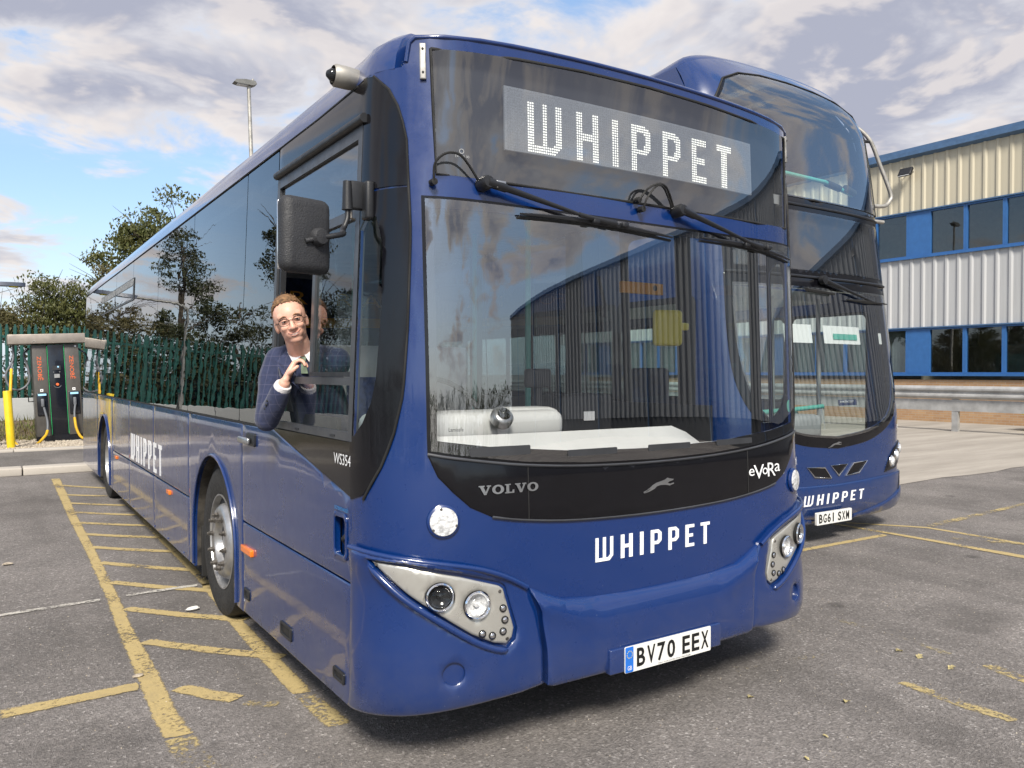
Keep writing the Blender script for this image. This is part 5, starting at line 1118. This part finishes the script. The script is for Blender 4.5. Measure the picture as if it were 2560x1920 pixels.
# grille badges
def ring(poly, nm):
    poly = [(x-.07, z) for x, z in poly]; h = DX(inset([(a, b) for a, b in poly], .012)); q = sheet(nm, DX(poly), dm, 'chrome', dd, .012, .012, [h], res=.2, bev=.003); sheet('grille_back', h, dm, 'black_gloss', q, -.0 + .002, 0, res=.2)
ring([(-.18, .59), (.0, .58), (-.10, .69), (-.36, .705), (-.44, .69), (-.30, .60)][::-1] if False else [(-.02, .58), (-.12, .69), (-.38, .705), (-.27, .602)], 'grille_ring')
ring([(.085, .592), (.225, .703), (-.045, .703)], 'grille_ring'); ring([(.185, .59), (.41, .60), (.55, .714), (.315, .706)], 'grille_ring')
sheet('greyhound_badge', [(-.155+.2*x, .862+.055*y) for x, y in DOG], dx, 'alu', dd, .012, .002, res=.5, smooth=None)
word_on('letter', 'WHIPPET', dx, -.50, .39, .357, .450, 'white_vinyl', dd, gap=.42, off=.022, shear=.20)
# bumper
BU = symD([(.001, .20), (.60, .20), (1.0, .215), (1.235, .27), (1.24, .56), (.86, .545), (.40, .53), (.001, .522)])
sheet('bumper', DX(BU), dm, 'dd_blue', dd, .018, .03, res=.07, bev=.008)
for sg in (-1, 1):
    q = [(sg*x, z) for x, z in ((.29, .22), (.55, .25), (.77, .285), (1.0, .34), (1.2, .40))]; b = [(sg*x, z) for x, z in ((1.2, .235), (1.0, .20), (.6, .19), (.29, .19))]
    sheet('bumper_lip', DX(q+b), dm, 'dd_blue', dd, .035, .03, res=.07, bev=.008)
    HM = [(sg*x, z) for x, z in ((.80, .575), (.90, .71), (1.02, .80), (1.20, .86), (1.262, .86), (1.262, .70), (1.05, .60))]
    hl = sheet('headlamp', DX(HM), dm, 'black_gloss', dd, .012, .02, res=.05, bev=.004)
    for x, z in ((.945, .672), (1.065, .725), (1.165, .785)):
        c = dx(sg*x, z, .012); a = dx(sg*x, z, .1)-dx(sg*x, z, 0)
        MB().lathe([(.058, .0), (.052, .012), (.045, .008)], c, a, 20).build('lamp_bezel', 'chrome', hl, 50); MB().lathe([(.047, .004), (.035, .02), (.0005, .026)], c, a, 20).build('lens', 'lamp_lens', hl, 50)
    sheet('fog_recess', DX([(sg*x, z) for x, z in ((1.10, .34), (1.20, .37), (1.225, .55), (1.17, .53))]), dm, 'black_gloss', dd, .022, .004, res=.08)
text_on('fleet_number', 'WD45', dx, 1.10, 1.245, .985, 1.03, 'white_vinyl', dd, .004)
pq = lambda u, v, o_: Vector((-.14+u, -.065-o_, .245+v)); pp = sheet('number_plate', rrect(-.26, .26, -.0555, .0555, .006), pq, 'plate_white', dd, .004, .02, res=.2); word_chars('plate_letter', 'BG61 SXM', pq, -.235, .225, -.04, .04, 'plate_black', pp, .006)
# wiper
a = dx(-.06, 2.40, .06); m_ = dx(.72, 2.24, .05); w_ = empty('wiper'); w_.parent = dd
MB().tube([a, a+(m_-a)*.15, m_], [.026, .020, .009], 8).build('arm', 'black_trim', w_, 50); MB().tube([dx(x, 2.235+.02*(x-.7)**2, .035) for x in np.linspace(.30, 1.12, 9)], [.005, .010, .014, .020, .022, .014, .012, .008, .004], 6).build('blade', 'rubber', w_, 50)
MB().lathe([(.04, -.03), (.04, .02), (.0005, .025)], a, (0, -1, 0), 14).build('pivot', 'black_trim', w_, 50); MB().tube([dx(-.3, 2.30, .04), dx(.1, 2.28, .04)], [.02, .012], 6).build('blade', 'rubber', w_)
# roof, sides, rear of the double decker
DLEN = 10.4
loop = [dpt(s, DT-.17*abs(s/DL)**3) for s in np.linspace(-DL, DL, 41)]
hz = dw(4.30); rgt = [Vector((hz, y, 4.30)) for y in np.linspace(loop[-1].y+.3, DLEN-.2, 14)]
loop = loop+rgt+[Vector((hz-.1, DLEN, 4.30)), Vector((0, DLEN+.02, 4.30)), Vector((-hz+.1, DLEN, 4.30))]+[Vector((-v.x, v.y, v.z)) for v in rgt[::-1]]
n = len(loop); vs = []; cy = 5.4; R0 = ((0, 0), (.02, .05), (.06, .11), (.14, .16), (.3, .20), (.55, .22))
for ins, dz in R0:
    for v in loop:
        fr = max(0, 1-(v.y-.9)/.9) if v.y < 1.8 else 0
        vs.append(Vector((v.x*(1-ins/1.2), cy+(v.y-cy)*(1-ins*.8/5.4), v.z+dz*(1-.55*fr*min(1, max(0, v.z-4.30)/.2)))))
fs = [(i*n+j, i*n+(j+1) % n, (i+1)*n+(j+1) % n, (i+1)*n+j) for i in range(len(R0)-1) for j in range(n)]; m0 = len(vs); vs.append(Vector((0, cy, 4.53))); fs += [((len(R0)-1)*n+j, (len(R0)-1)*n+(j+1) % n, m0) for j in range(n)]
MB().add(vs, fs).build('roof', 'dd_blue', dd, 50)
def dside(sg): return lambda y, z, o: Vector((sg*(dw(z)+o), y, z))
yf = lambda z: DD_+.05*1.33+drake(z)
for sg in (-1, 1):
    q = dside(sg)
    wins = []
    for z0, z1 in ((1.20, 2.20), (2.95, 3.78)):
        y = yf((z0+z1)/2)+.16
        first = True
        while y < DLEN-.5:
            l = 1.0 if first else 1.45; first = False
            y2 = min(y+l, DLEN-.3); wins.append((y, y2, .42 if sg > 0 and z0 < 2 and l == 1.0 else z0, z1)); y = y2+.05
    ol = [(yf(z), z) for z in np.linspace(.22, 4.362, 17)]+[(DLEN-.1, 4.30), (DLEN-.1, .22)]
    fa, ra = 2.55, 7.9
    sheet('side_panel', ol, q, 'dd_blue', dd, 0, .02, [rrect(a, b, c, d, .07) for a, b, c, d in wins]+[[(cy_+.54*math.cos(R_(a)), .47+.54*math.sin(R_(a))) for a in range(-20, 201, 11)]+[(cy_-.54, .26), (cy_+.54, .26)][::1] for cy_ in (fa, ra)], res=.25)
    for a, b, c, d in wins:
        sheet('window_surround', rrect(a-.02, b+.02, c-.03, d+.03, .07), q, 'black_gloss', dd, .004, .004, [rrect(a+.04, b-.04, c+.03, d-.03, .06)], res=.3); sheet('window_pane', rrect(a, b, c, d, .06), q, 'clear_glass', dd, .001, .003, res=.3)
    for cy_ in (fa, ra):
        w = wheel('wheel', sg*1.09, cy_, sg, 0, cy_ == fa); w.parent = dd
        pr = [(cy_+.54*math.cos(R_(a)), .47+.54*math.sin(R_(a))) for a in range(-20, 201, 11)]; k = len(pr); MB().add([(sg*1.25, y, z) for y, z in pr]+[(sg*.8, y, z) for y, z in pr], [(i, i+1, i+1+k, i+k) for i in range(k-1)]).build('arch_liner', 'liner', dd, 40)
text_on('fleet_number', 'WD45', lambda u, v, o_: dside(-1)(-u, v, o_), -.95, -.72, 1.03, 1.12, 'white_vinyl', dd, .004)
sheet('rear_panel', [(-1.2, .25), (1.2, .25), (1.2, 4.2), (-1.2, 4.2)], lambda x, z, o_: Vector((x, DLEN-.1+o_, z)), 'dd_blue', dd, .02, .05, res=.6)
MB().box((0, 5.6, .38), (2.4, 9.0, .06)).build('lower_floor', 'interior_dark', dd); MB().box((0, 5.5, 2.36), (2.40, 9.2, .10)).build('upper_floor', 'interior_white', dd); MB().box((0, 6.2, 4.26), (2.1, 7.6, .04)).build('ceiling', 'interior_white', dd)
MB().rbox((-.4, .58, 1.02), (1.4, .45, .24), .06).build('dashboard', 'interior_grey', dd, 50); MB().rbox((-.55, 1.9, 1.15), (.5, .14, .9), .05).build('driver_seat', 'seat_fabric', dd, 50)
MB().tube(spline([(-.45, .62, 1.16), (.2, .62, 1.18), (.66, .62, 1.20)], 5), .024, 8).build('screen_rail', 'rail_green', dd, 50); MB().tube(spline([(.1, .62, 1.18), (.30, .66, 1.12), (.36, .7, .9)], 5), .02, 8).build('screen_rail', 'rail_green', dd, 50)
MB().tube([dx(-.9, 3.48, -.12), dx(.4, 3.45, -.12), dx(1.05, 3.42, -.16)], .022, 8).build('upper_rail', 'rail_green', dd, 50)
for x0, x1 in ((.45, .70), (.80, 1.04)): MB().tube([dx(x0, 3.446, -.125), dx(x1, 3.43, -.14)], .034, 10).build('rail_pad', 'interior_dark', dd, 50)
for x0, x1 in ((-.55, -.16), (.02, .62)): sheet('notice', rrect(x0, x1, 1.83, 2.0, .004), dx, 'white_vinyl', dd, -.06, .004, res=.3)
sheet('notice_display', rrect(.16, .56, 1.87, 1.925, .002), dx, 'rail_green', dd, -.054, .001, res=.3); sheet('notice', rrect(.98, 1.05, 1.84, 1.95, .004), dx, 'white_vinyl', dd, -.04, .003, res=.3); sheet('emergency_sign', rrect(.12, .42, 1.245, 1.30, .01), dx, 'seat_fabric', dd, -.05, .003, res=.3)
text_on('notice_text', 'EMERGENCY EXIT', dx, .14, .36, 1.272, 1.29, 'white_vinyl', dd, -.045)
for x in (.05, .80): MB().tube([(x, .75, .4), (x, .78, 2.32)], .022, 8).build('grab_pole', 'interior_grey', dd, 50)
for i in range(7):
    for sx in (-1, 1):
        c = s0.copy(); COL.objects.link(c); c.parent = dd; c.location = (sx*.68, 2.2+i*.95, 2.0); c.name = 'passenger_seat'
# nearside guard rail at the upper deck corner
MB().tube(spline([(1.08, .66, 4.16), (1.17, .62, 4.17), (1.30, .52, 4.02), (1.40, .46, 3.75), (1.50, .40, 3.45), (1.48, .40, 3.37), (1.40, .41, 3.31), (1.22, .42, 3.29)], 6), .021, 10).build('branch_guard', 'galv', dd, 50); MB().tube([(1.10, .62, 4.0), (1.31, .515, 4.0)], .018, 8).build('guard_strut', 'black_trim', dd, 50)
MB().tube([(1.15, .38, 3.12), (1.30, .36, 3.12)], .02, 8).build('guard_stud', 'galv', dd, 50)
# ================================================================ man leaning from the cab window
def skin_mat(name, c1, c2):
    m = new_mat(name); t = NT(m); c = t.mix(t.rng(t.noise(14, 5, .6), .35, .7), c1, c2)
    b = t.n('ShaderNodeBsdfPrincipled', {'Base Color': c, 'Roughness': .48, 'Subsurface Weight': .15, 'Subsurface Radius': (.012, .005, .003), 'Subsurface Scale': .5, 'Normal': t.bump(t.noise(220, 3, .6), .12, .002)}); t.out(b.outputs[0])
skin_mat('skin', (.70, .39, .29), (.74, .44, .34))
def jacket_mat():
    m = new_mat('jacket'); t = NT(m); tc = t.n('ShaderNodeTexCoord').outputs['Object']; s = t.n('ShaderNodeSeparateXYZ', {0: tc}).outputs
    def lines(v, off):
        a = t.n('ShaderNodeMath', {0: v, 1: 22.}, operation='MULTIPLY').outputs[0]; a = t.n('ShaderNodeMath', {0: a, 1: off}, operation='ADD').outputs[0]
        f = t.n('ShaderNodeMath', {0: a}, operation='FRACT').outputs[0]; return t.n('ShaderNodeMath', {0: f, 1: .045}, operation='LESS_THAN').outputs[0]
    d = t.n('ShaderNodeMath', {0: s[1], 1: t.n('ShaderNodeMath', {0: s[0], 1: .6}, operation='MULTIPLY').outputs[0]}, operation='SUBTRACT').outputs[0]
    k = t.n('ShaderNodeMath', {0: lines(s[2], .2), 1: lines(d, .0)}, operation='MAXIMUM').outputs[0]; k = t.n('ShaderNodeMath', {0: k, 1: .42}, operation='MULTIPLY').outputs[0]
    c = t.mix(t.rng(t.noise(60, 4, .6), .3, .7), (.013, .020, .058), (.022, .031, .082)); c = t.mix(k, c, (.13, .125, .19))
    b = t.n('ShaderNodeBsdfPrincipled', {'Base Color': c, 'Roughness': .85, 'Sheen Weight': .2, 'Normal': t.bump(t.noise(420, 2, .5), .25, .002, t.bump(t.noise(16, 3, .5), .5, .012))}); t.out(b.outputs[0])
jacket_mat()
pmat('shirt', (.74, .72, .74), .75, var=.06, vscale=25, bump=.3, bscale=60); pmat('tie', (.14, .19, .13), .6, var=.2, vscale=40); pmat('hair', (.27, .145, .065), .55, var=.35, vscale=70, bump=.8, bscale=140)
pmat('eye_white', (.50, .46, .44), .6, var=.02); pmat('iris', (.02, .025, .028), .45); pmat('glasses', (.05, .035, .03), .3, .5); pmat('lip', (.56, .27, .22), .45, var=.05); pmat('teeth', (.78, .74, .68), .3, var=.02); pmat('mouth_dark', (.10, .03, .03), .6); pmat('gold', (.7, .5, .2), .25, 1.)
man = empty('person', (-1.05, 1.15, 0)); tag(man, 'man in navy check jacket and glasses leaning out of the cab window', 'person')
ML = Vector(man.location)
def ellip(b, c, r, rot=None, n=14):
    vs = []; fs = []; R = rot or Matrix.Identity(3)
    for i in range(n+1):
        th = math.pi*i/n
        for j in range(2*n):
            ph = math.pi*j/n; vs.append(Vector(c)+R @ Vector((r[0]*math.sin(th)*math.cos(ph), r[1]*math.sin(th)*math.sin(ph), r[2]*math.cos(th))))
    for i in range(n):
        for j in range(2*n): a = i*2*n+j; d = i*2*n+(j+1) % (2*n); fs.append((a, d, d+2*n, a+2*n))
    b.add(vs, fs)
def limb(b, pts, rs, n=14):
    pts = spline(pts, 5); k = len(pts); rr = [float(np.interp(i/(k-1), np.linspace(0, 1, len(rs)), rs)) for i in range(k)]
    b.tube(pts, rr, n); ellip(b, pts[0], (rr[0],)*3, None, 8); ellip(b, pts[-1], (rr[-1],)*3, None, 8)
def fuse(b, name, mat, parent, vox, it=3, sub=False):
    me = bpy.data.meshes.new(name); me.from_pydata([tuple(Vector(v)-ML) for v in b.v], [], b.f); me.update()
    o = bpy.data.objects.new(name, me); COL.objects.link(o)
    m = o.modifiers.new('r', 'REMESH'); m.mode = 'VOXEL'; m.voxel_size = vox
    if it: s = o.modifiers.new('s', 'SMOOTH'); s.factor = .5; s.iterations = it
    me2 = bpy.data.meshes.new_from_object(o.evaluated_get(bpy.context.evaluated_depsgraph_get())); bpy.data.objects.remove(o)
    me2.materials.clear(); return link(name, me2, mat, parent, 180)
HC = Vector((-1.284, 1.082, 1.785))
fw_ = Vector((-2.464+1.335, -2.555-.925, -.10)).normalized()       # towards the photographer
rg_ = fw_.cross(Vector((0, 0, 1))).normalized(); up_ = rg_.cross(fw_).normalized()
roll = R_(17); rx = rg_*math.cos(roll)+up_*math.sin(roll); ux = -rg_*math.sin(roll)+up_*math.cos(roll)
# rg_ points to the figure's own... keep face frame: a = image right, u = head up, f = forward
img_r = Vector((math.cos(R_(33.6)), -math.sin(R_(33.6)), 0))
if rx.dot(img_r) < 0: rx = -rx
ux = (up_*math.cos(roll)-img_r*math.sin(roll)); ux = (ux-fw_*ux.dot(fw_)).normalized(); rx = ux.cross(-fw_).normalized()
if rx.dot(img_r) < 0: rx = -rx
FR = Matrix((rx, ux, fw_)).transposed()       # columns: across, up, forward
def H(a, u, f): return HC+(rx*a+ux*u+fw_*f)*.94
b = MB()
ellip(b, H(0, .030, -.012), (.075, .088, .094), FR); ellip(b, H(0, -.032, .008), (.058, .074, .072), FR); ellip(b, H(0, -.086, .038), (.032, .026, .036), FR)
ellip(b, H(0, .032, .056), (.058, .030, .026), FR); ellip(b, H(0, -.055, .052), (.040, .034, .032), FR)
for sx in (-1, 1):
    ellip(b, H(sx*.034, -.024, .056), (.022, .020, .020), FR); ellip(b, H(sx*.074, -.008, -.012), (.010, .031, .019), FR); ellip(b, H(sx*.036, -.060, .014), (.020, .026, .034), FR)
limb(b, [H(0, .008, .082), H(0, -.022, .096), H(0, -.030, .098)], [.0085, .0115, .0135]); 
for sx in (-1, 1): ellip(b, H(sx*.013, -.033, .086), (.010, .009, .012), FR, 8)
nb = Vector((-1.201, 1.17, 1.623))
limb(b, [H(0, -.03, -.025), H(0, -.09, -.02), nb], [.054, .054, .062])
# torso and arms of the body under the clothes
RS, LS = Vector((-1.274, 1.301, 1.607)), Vector((-1.075, 1.04, 1.602)); RE, LE = Vector((-1.347, 1.238, 1.336)), Vector((-1.112, 1.421, 1.325)); RW, LW = Vector((-1.312, 1.102, 1.498)), Vector((-1.127, 1.254, 1.472))
limb(b, [nb, Vector((-1.101, 1.223, 1.414)), Vector((-1.018, 1.285, 1.132)), Vector((-1.0, 1.16, .90))], [.075, .105, .105, .11])
limb(b, [RS, (RS+RE)/2, RE], [.052, .046, .040]); limb(b, [RE, (RE+RW)/2, RW], [.040, .036, .028]); limb(b, [LS, (LS+LE)/2, LE], [.052, .046, .040]); limb(b, [LE, LW], [.040, .028]); limb(b, [RS, nb+Vector((0, 0, -.03)), LS], [.045, .05, .045])
def hand(wr, kn, pd, curl, side_, s=1.):
    """palm from the wrist to the knuckles, four bent fingers and a thumb"""
    d = (kn-wr).normalized(); w = d.cross(pd).normalized()
    for t in (-1, -.33, .33, 1): limb(b, [wr+w*t*.014, (wr+kn)/2+w*t*.022, kn+w*t*.027], [.018, .0165, .0125], 8)
    for i, t in enumerate((-1, -.33, .33, 1)):
        L_ = (.062, .076, .080, .068)[i]*s; p0 = kn+w*t*.027; d1 = (d*math.cos(curl[0])+pd*math.sin(curl[0])).normalized(); d2 = (d*math.cos(curl[1])+pd*math.sin(curl[1])).normalized(); d3 = (d*math.cos(curl[2])+pd*math.sin(curl[2])).normalized()
        p1 = p0+d1*L_*.45; p2 = p1+d2*L_*.32; p3 = p2+d3*L_*.25; limb(b, [p0, p1, p2, p3], [.0105, .0098, .0090, .0078], 8)
    t0 = wr+d*.025+w*side_*.020; t1 = t0+(d*.5+w*side_*.8+pd*.35).normalized()*.038; t2 = t1+(d*.9+w*side_*.2+pd*.4).normalized()*.032; limb(b, [t0, t1, t2], [.013, .0115, .009], 8)
KN = Vector((-1.26, 1.113, 1.587)); hand(RW+Vector((.006, 0, .012)), KN, Vector((.75, -.45, -.55)).normalized(), (R_(35), R_(85), R_(125)), -1)
KL = Vector((-1.143, 1.16, 1.534)); hand(LW+Vector((0, 0, .01)), KL, Vector((-.2, -.5, -.8)).normalized(), (R_(35), R_(80), R_(115)), 1)
body = fuse(b, 'body', 'skin', man, .0042, 3)
# jacket
j = MB()
limb(j, [nb+Vector((.01, .02, -.055)), Vector((-1.096, 1.233, 1.414)), Vector((-1.018, 1.296, 1.132)), Vector((-1.0, 1.17, .88))], [.118, .135, .135, .14]); limb(j, [RS+Vector((0, 0, -.005)), nb+Vector((.03, .045, -.005)), LS], [.066, .080, .066]); limb(j, [RS+Vector((.02, -.02, .012)), nb+Vector((.005, .06, .03))], [.062, .055])
limb(j, [RS, RS+Vector((-.035, -.01, -.09)), (RS+RE)/2+Vector((-.015, 0, -.02)), RE+Vector((-.004, .008, -.012))], [.070, .068, .060, .058]); limb(j, [RE+Vector((0, .004, -.008)), RE*.55+RW*.45+Vector((0, .0, -.01)), RE*.22+RW*.78], [.056, .052, .047])
limb(j, [LS, (LS+LE)/2, LE], [.068, .060, .056]); limb(j, [LE, LE*.25+LW*.75], [.056, .044])
jk = fuse(j, 'jacket', 'jacket', man, .006, 3)
# shirt: cuffs, collar, front; tie
for e_, w_ in ((RE, RW), (LE, LW)):
    q = MB(); q.tube([e_*.34+w_*.66, e_*.10+w_*.90, e_*.02+w_*.98], [.045, .041, .038], 18); fuse(q, 'shirt_cuff', 'shirt', man, .004, 2)
def W_(a, u, f): return nb+img_r*a+Vector((0, 0, 1))*u+fw_*f       # chest frame below the neck
q = MB(); limb(q, [nb+Vector((-.014, -.020, .030)), nb+Vector((0, 0, -.03))], [.062, .084]); ellip(q, W_(.0, -.045, .045), (.036, .050, .034)); fuse(q, 'shirt', 'shirt', man, .004, 3)
q = MB()
for sx in (-1, 1): q.add([W_(.004, .018, .088), W_(sx*.056, .066, .034), W_(sx*.070, .022, .056), W_(sx*.040, -.032, .104)], [(0, 1, 2, 3)])
o = MB().add([Vector(v)-ML for v in q.v], q.f).build('collar', 'shirt', man); md_ = o.modifiers.new('s', 'SOLIDIFY'); md_.thickness = .005
tp = [W_(.002-.014, .004, .090), W_(.002+.014, .004, .090), W_(.002+.010, -.022, .096), W_(.006+.018, -.075, .100), W_(.006-.014, -.075, .100), W_(.002-.010, -.022, .096)]
o = MB().add([p-ML for p in tp], [(0, 1, 2, 5), (5, 2, 3, 4)]).build('tie', 'tie', man); md_ = o.modifiers.new('s', 'SOLIDIFY'); md_.thickness = .012
q = MB()
for sx in (-1, 1): q.add([W_(sx*.075, .035, .045), W_(sx*.125, -.02, .060), W_(sx*.10, -.075, .088), W_(sx*.020+.008, -.150, .122), W_(sx*.045, -.06, .108)], [(0, 1, 2, 3, 4)])
o = MB().add([Vector(p)-ML for p in q.v], q.f).build('lapel', 'jacket', man); md_ = o.modifiers.new('s', 'SOLIDIFY'); md_.thickness = .008
# hair: short, brushed up at the front
h = MB(); ellip(h, H(0, .044, -.024), (.0765, .086, .092), FR, 18); rnd = random.Random(3)
me = bpy.data.meshes.new('h'); hv = []
keep = MB(); 
vs = [Vector(v) for v in h.v]; fs2 = []
def inhair(p):
    d = p-HC; a, u, f = d.dot(rx), d.dot(ux), d.dot(fw_)
    return u > .082-.02*abs(a)/.07 if f > .03 else (u > .012+max(0, f+.01)*1.6 if f > -.05 else u > -.045)
fs2 = [f for f in h.f if all(inhair(vs[i]) for i in f)]
nv = []
for p in vs:
    d = p-HC; f = d.dot(fw_); u = d.dot(ux); nv.append(p+ux*(.011 if f > 0 and u > .07 else .003))
o = MB().add([p-ML for p in nv], fs2).build('hair', 'hair', man, 180); md_ = o.modifiers.new('s', 'SOLIDIFY'); md_.thickness = .010; md_.offset = -1
st = MB()
for k_ in range(600):
    i = rnd.choice(fs2)[0]; p = nv[i]+Vector([rnd.uniform(-.006, .006) for _ in range(3)]); d = p-HC; f = d.dot(fw_); n_ = d.normalized(); dr = (n_*.35+ux*.35+rx*rnd.uniform(-.1, .5)-fw_*.6).normalized() if f > 0 else (n_*.12-ux*.8+rx*rnd.uniform(-.3, .3)).normalized()
    L_ = rnd.uniform(.006, .013); w = dr.cross(n_).normalized()*.0014; st.add([p-w-ML, p+w-ML, p+dr*L_-ML], [(0, 1, 2)])
o = st.build('hair_strands', 'hair', man); o['kind'] = 'stuff'
# eyes, brows, mouth, glasses
for sx in (-1, 1):
    e = MB(); ellip(e, H(sx*.031, .006, .0715)-ML, (.0118, .0056, .008), FR, 10); ey = e.build('eye', 'eye_white', man, 180)
    e = MB(); ellip(e, H(sx*.031, .006, .0770)-ML, (.0054, .0050, .0034), FR, 8); e.build('iris', 'iris', ey, 180)
    MB().tube([H(sx*.017, .0105, .080)-ML, H(sx*.031, .0125, .0815)-ML, H(sx*.046, .0075, .074)-ML], [.0028, .0034, .0018], 6).build('eyelid', 'skin', man, 180)
    MB().tube([H(sx*.014, .026, .083)-ML, H(sx*.030, .031, .083)-ML, H(sx*.050, .025, .072)-ML], [.003, .0034, .0016], 6).build('eyebrow', 'hair', man, 180)
MB().tube([H(-.031, -.050, .078)-ML, H(-.016, -.0575, .086)-ML, H(0, -.0595, .088)-ML, H(.016, -.0560, .086)-ML, H(.032, -.046, .076)-ML], [.0014, .0022, .0026, .0022, .0014], 8).build('upper_lip', 'lip', man, 180)
MB().tube([H(-.029, -.052, .078)-ML, H(-.015, -.0665, .083)-ML, H(0, -.0700, .084)-ML, H(.015, -.0655, .083)-ML, H(.030, -.048, .076)-ML], [.0014, .0026, .0030, .0026, .0014], 8).build('lower_lip', 'lip', man, 180)
MB().tube([H(-.023, -.0555, .0815)-ML, H(-.010, -.0615, .0850)-ML, H(0, -.0635, .0858)-ML, H(.011, -.0610, .0848)-ML, H(.024, -.0520, .0805)-ML], [.0012, .0022, .0027, .0022, .0012], 8).build('teeth', 'teeth', man, 180)
gl = MB()
for sx in (-1, 1):
    P = [H(sx*.034+.0255*math.cos(t)*(1 if abs(math.cos(t)) > .2 else 1), .001+.0165*math.copysign(abs(math.sin(t))**.7, math.sin(t)), .094-.006*abs(math.cos(t)))-ML for t in np.linspace(0, 2*math.pi, 21)]; gl.tube(P, .0013, 6)
    gl.tube([P[10] if sx < 0 else P[0], H(sx*.076, .004, .05)-ML, H(sx*.080, .006, -.005)-ML], .0015, 6)
    gl.tube([H(sx*.016, .0175, .093)-ML, H(sx*.034, .0185, .096)-ML, H(sx*.056, .0155, .089)-ML], .0021, 6)
gl.tube([H(-.009, .006, .097)-ML, H(0, .009, .100)-ML, H(.009, .006, .097)-ML], .0014, 6); gl.build('glasses', 'glasses', man, 180)
rgq = MB(); cc = KN+(Vector((.75, -.45, -.55)).normalized())*.016; rgq.lathe([(.0115, -.003), (.0128, 0), (.0115, .003)], cc-ML, (.6, -.3, .5), 14); rgq.build('ring', 'gold', man, 60)
for k_ in range(3): MB().lathe([(.006, 0), (.005, .004), (.0004, .0045)], RE*.60+RW*.40+Vector((-.048, -.012, -.02+.0*k_))+Vector((0, -.018*k_, .018*k_))-ML, (-1, -.4, 0), 10).build('cuff_button', 'interior_dark', man, 50)
# ================================================================ small things lying about
pmat('leaf_dry', (.52, .44, .22), .8, var=.3, vscale=60); pmat('paper', (.75, .74, .71), .8)
LF = [(0, 0), (.25, .28), (.55, .20), (.7, .42), (.85, .14), (1, 0), (.8, -.18), (.6, -.40), (.5, -.16), (.22, -.24)]
for i, (x, y, s, lb) in enumerate(((.55, -.073, .04, 'pale curled leaf lying nearest the number plate'), (.883, -.356, .045, 'pale curled leaf lying on open asphalt before the bumper corner'), (1.74, -.115, .05, 'dry leaf beside the faint yellow streak'), (1.743, -.227, .05, 'dry leaf next to another below the faint yellow streak'), (1.724, -.409, .05, 'dull brown leaf between two worn yellow dashes'), (.486, -.52, .025, 'scrap of yellow leaf on the dark foreground asphalt'), (.252, -.597, .025, 'small yellow leaf crumb in the foreground'))):
    a = random.uniform(0, 6.3); b = MB(); P = []
    for u, v in LF:
        X_ = (u-.5)*s; Y_ = v*s; P.append((math.cos(a)*X_-math.sin(a)*Y_, math.sin(a)*X_+math.cos(a)*Y_, .006+.14*s*math.sin(u*5)+.25*abs(v)*s))
    n = len(P); b.add(P+[(p[0], p[1], p[2]+.0012) for p in P], [tuple(range(n)), tuple(range(2*n-1, n-1, -1))]+[(k, k+n, (k+1) % n+n, (k+1) % n) for k in range(n)])
    o = b.build('fallen_leaf', 'leaf_dry'); o.location = (x, y, .0); tag(o, lb, 'leaf', 'fallen leaves')
for (x, y, s, lb) in ((-1.368, 2.845, .035, 'crumpled white paper scrap in the hatched bay'), (-1.843, 1.813, .02, 'grey pebble on the yellow line'), (-2.345, 4.943, .03, 'small yellowish stone in the empty bay')):
    bm = bmesh.new(); bmesh.ops.create_icosphere(bm, subdivisions=2, radius=1)
    for v in bm.verts: v.co *= random.uniform(.7, 1.1)
    for v in bm.verts: v.co = Vector((v.co.x*s*1.4, v.co.y*s*.8, v.co.z*s*.45+s*.35))
    me = bpy.data.meshes.new('litter'); bm.to_mesh(me); bm.free()
    o = link('paper_scrap' if 'paper' in lb else 'pebble', me, 'paper' if 'paper' in lb else 'pebble'); o.location = (x, y, .004); tag(o, lb, 'litter' if 'paper' in lb else 'stone')
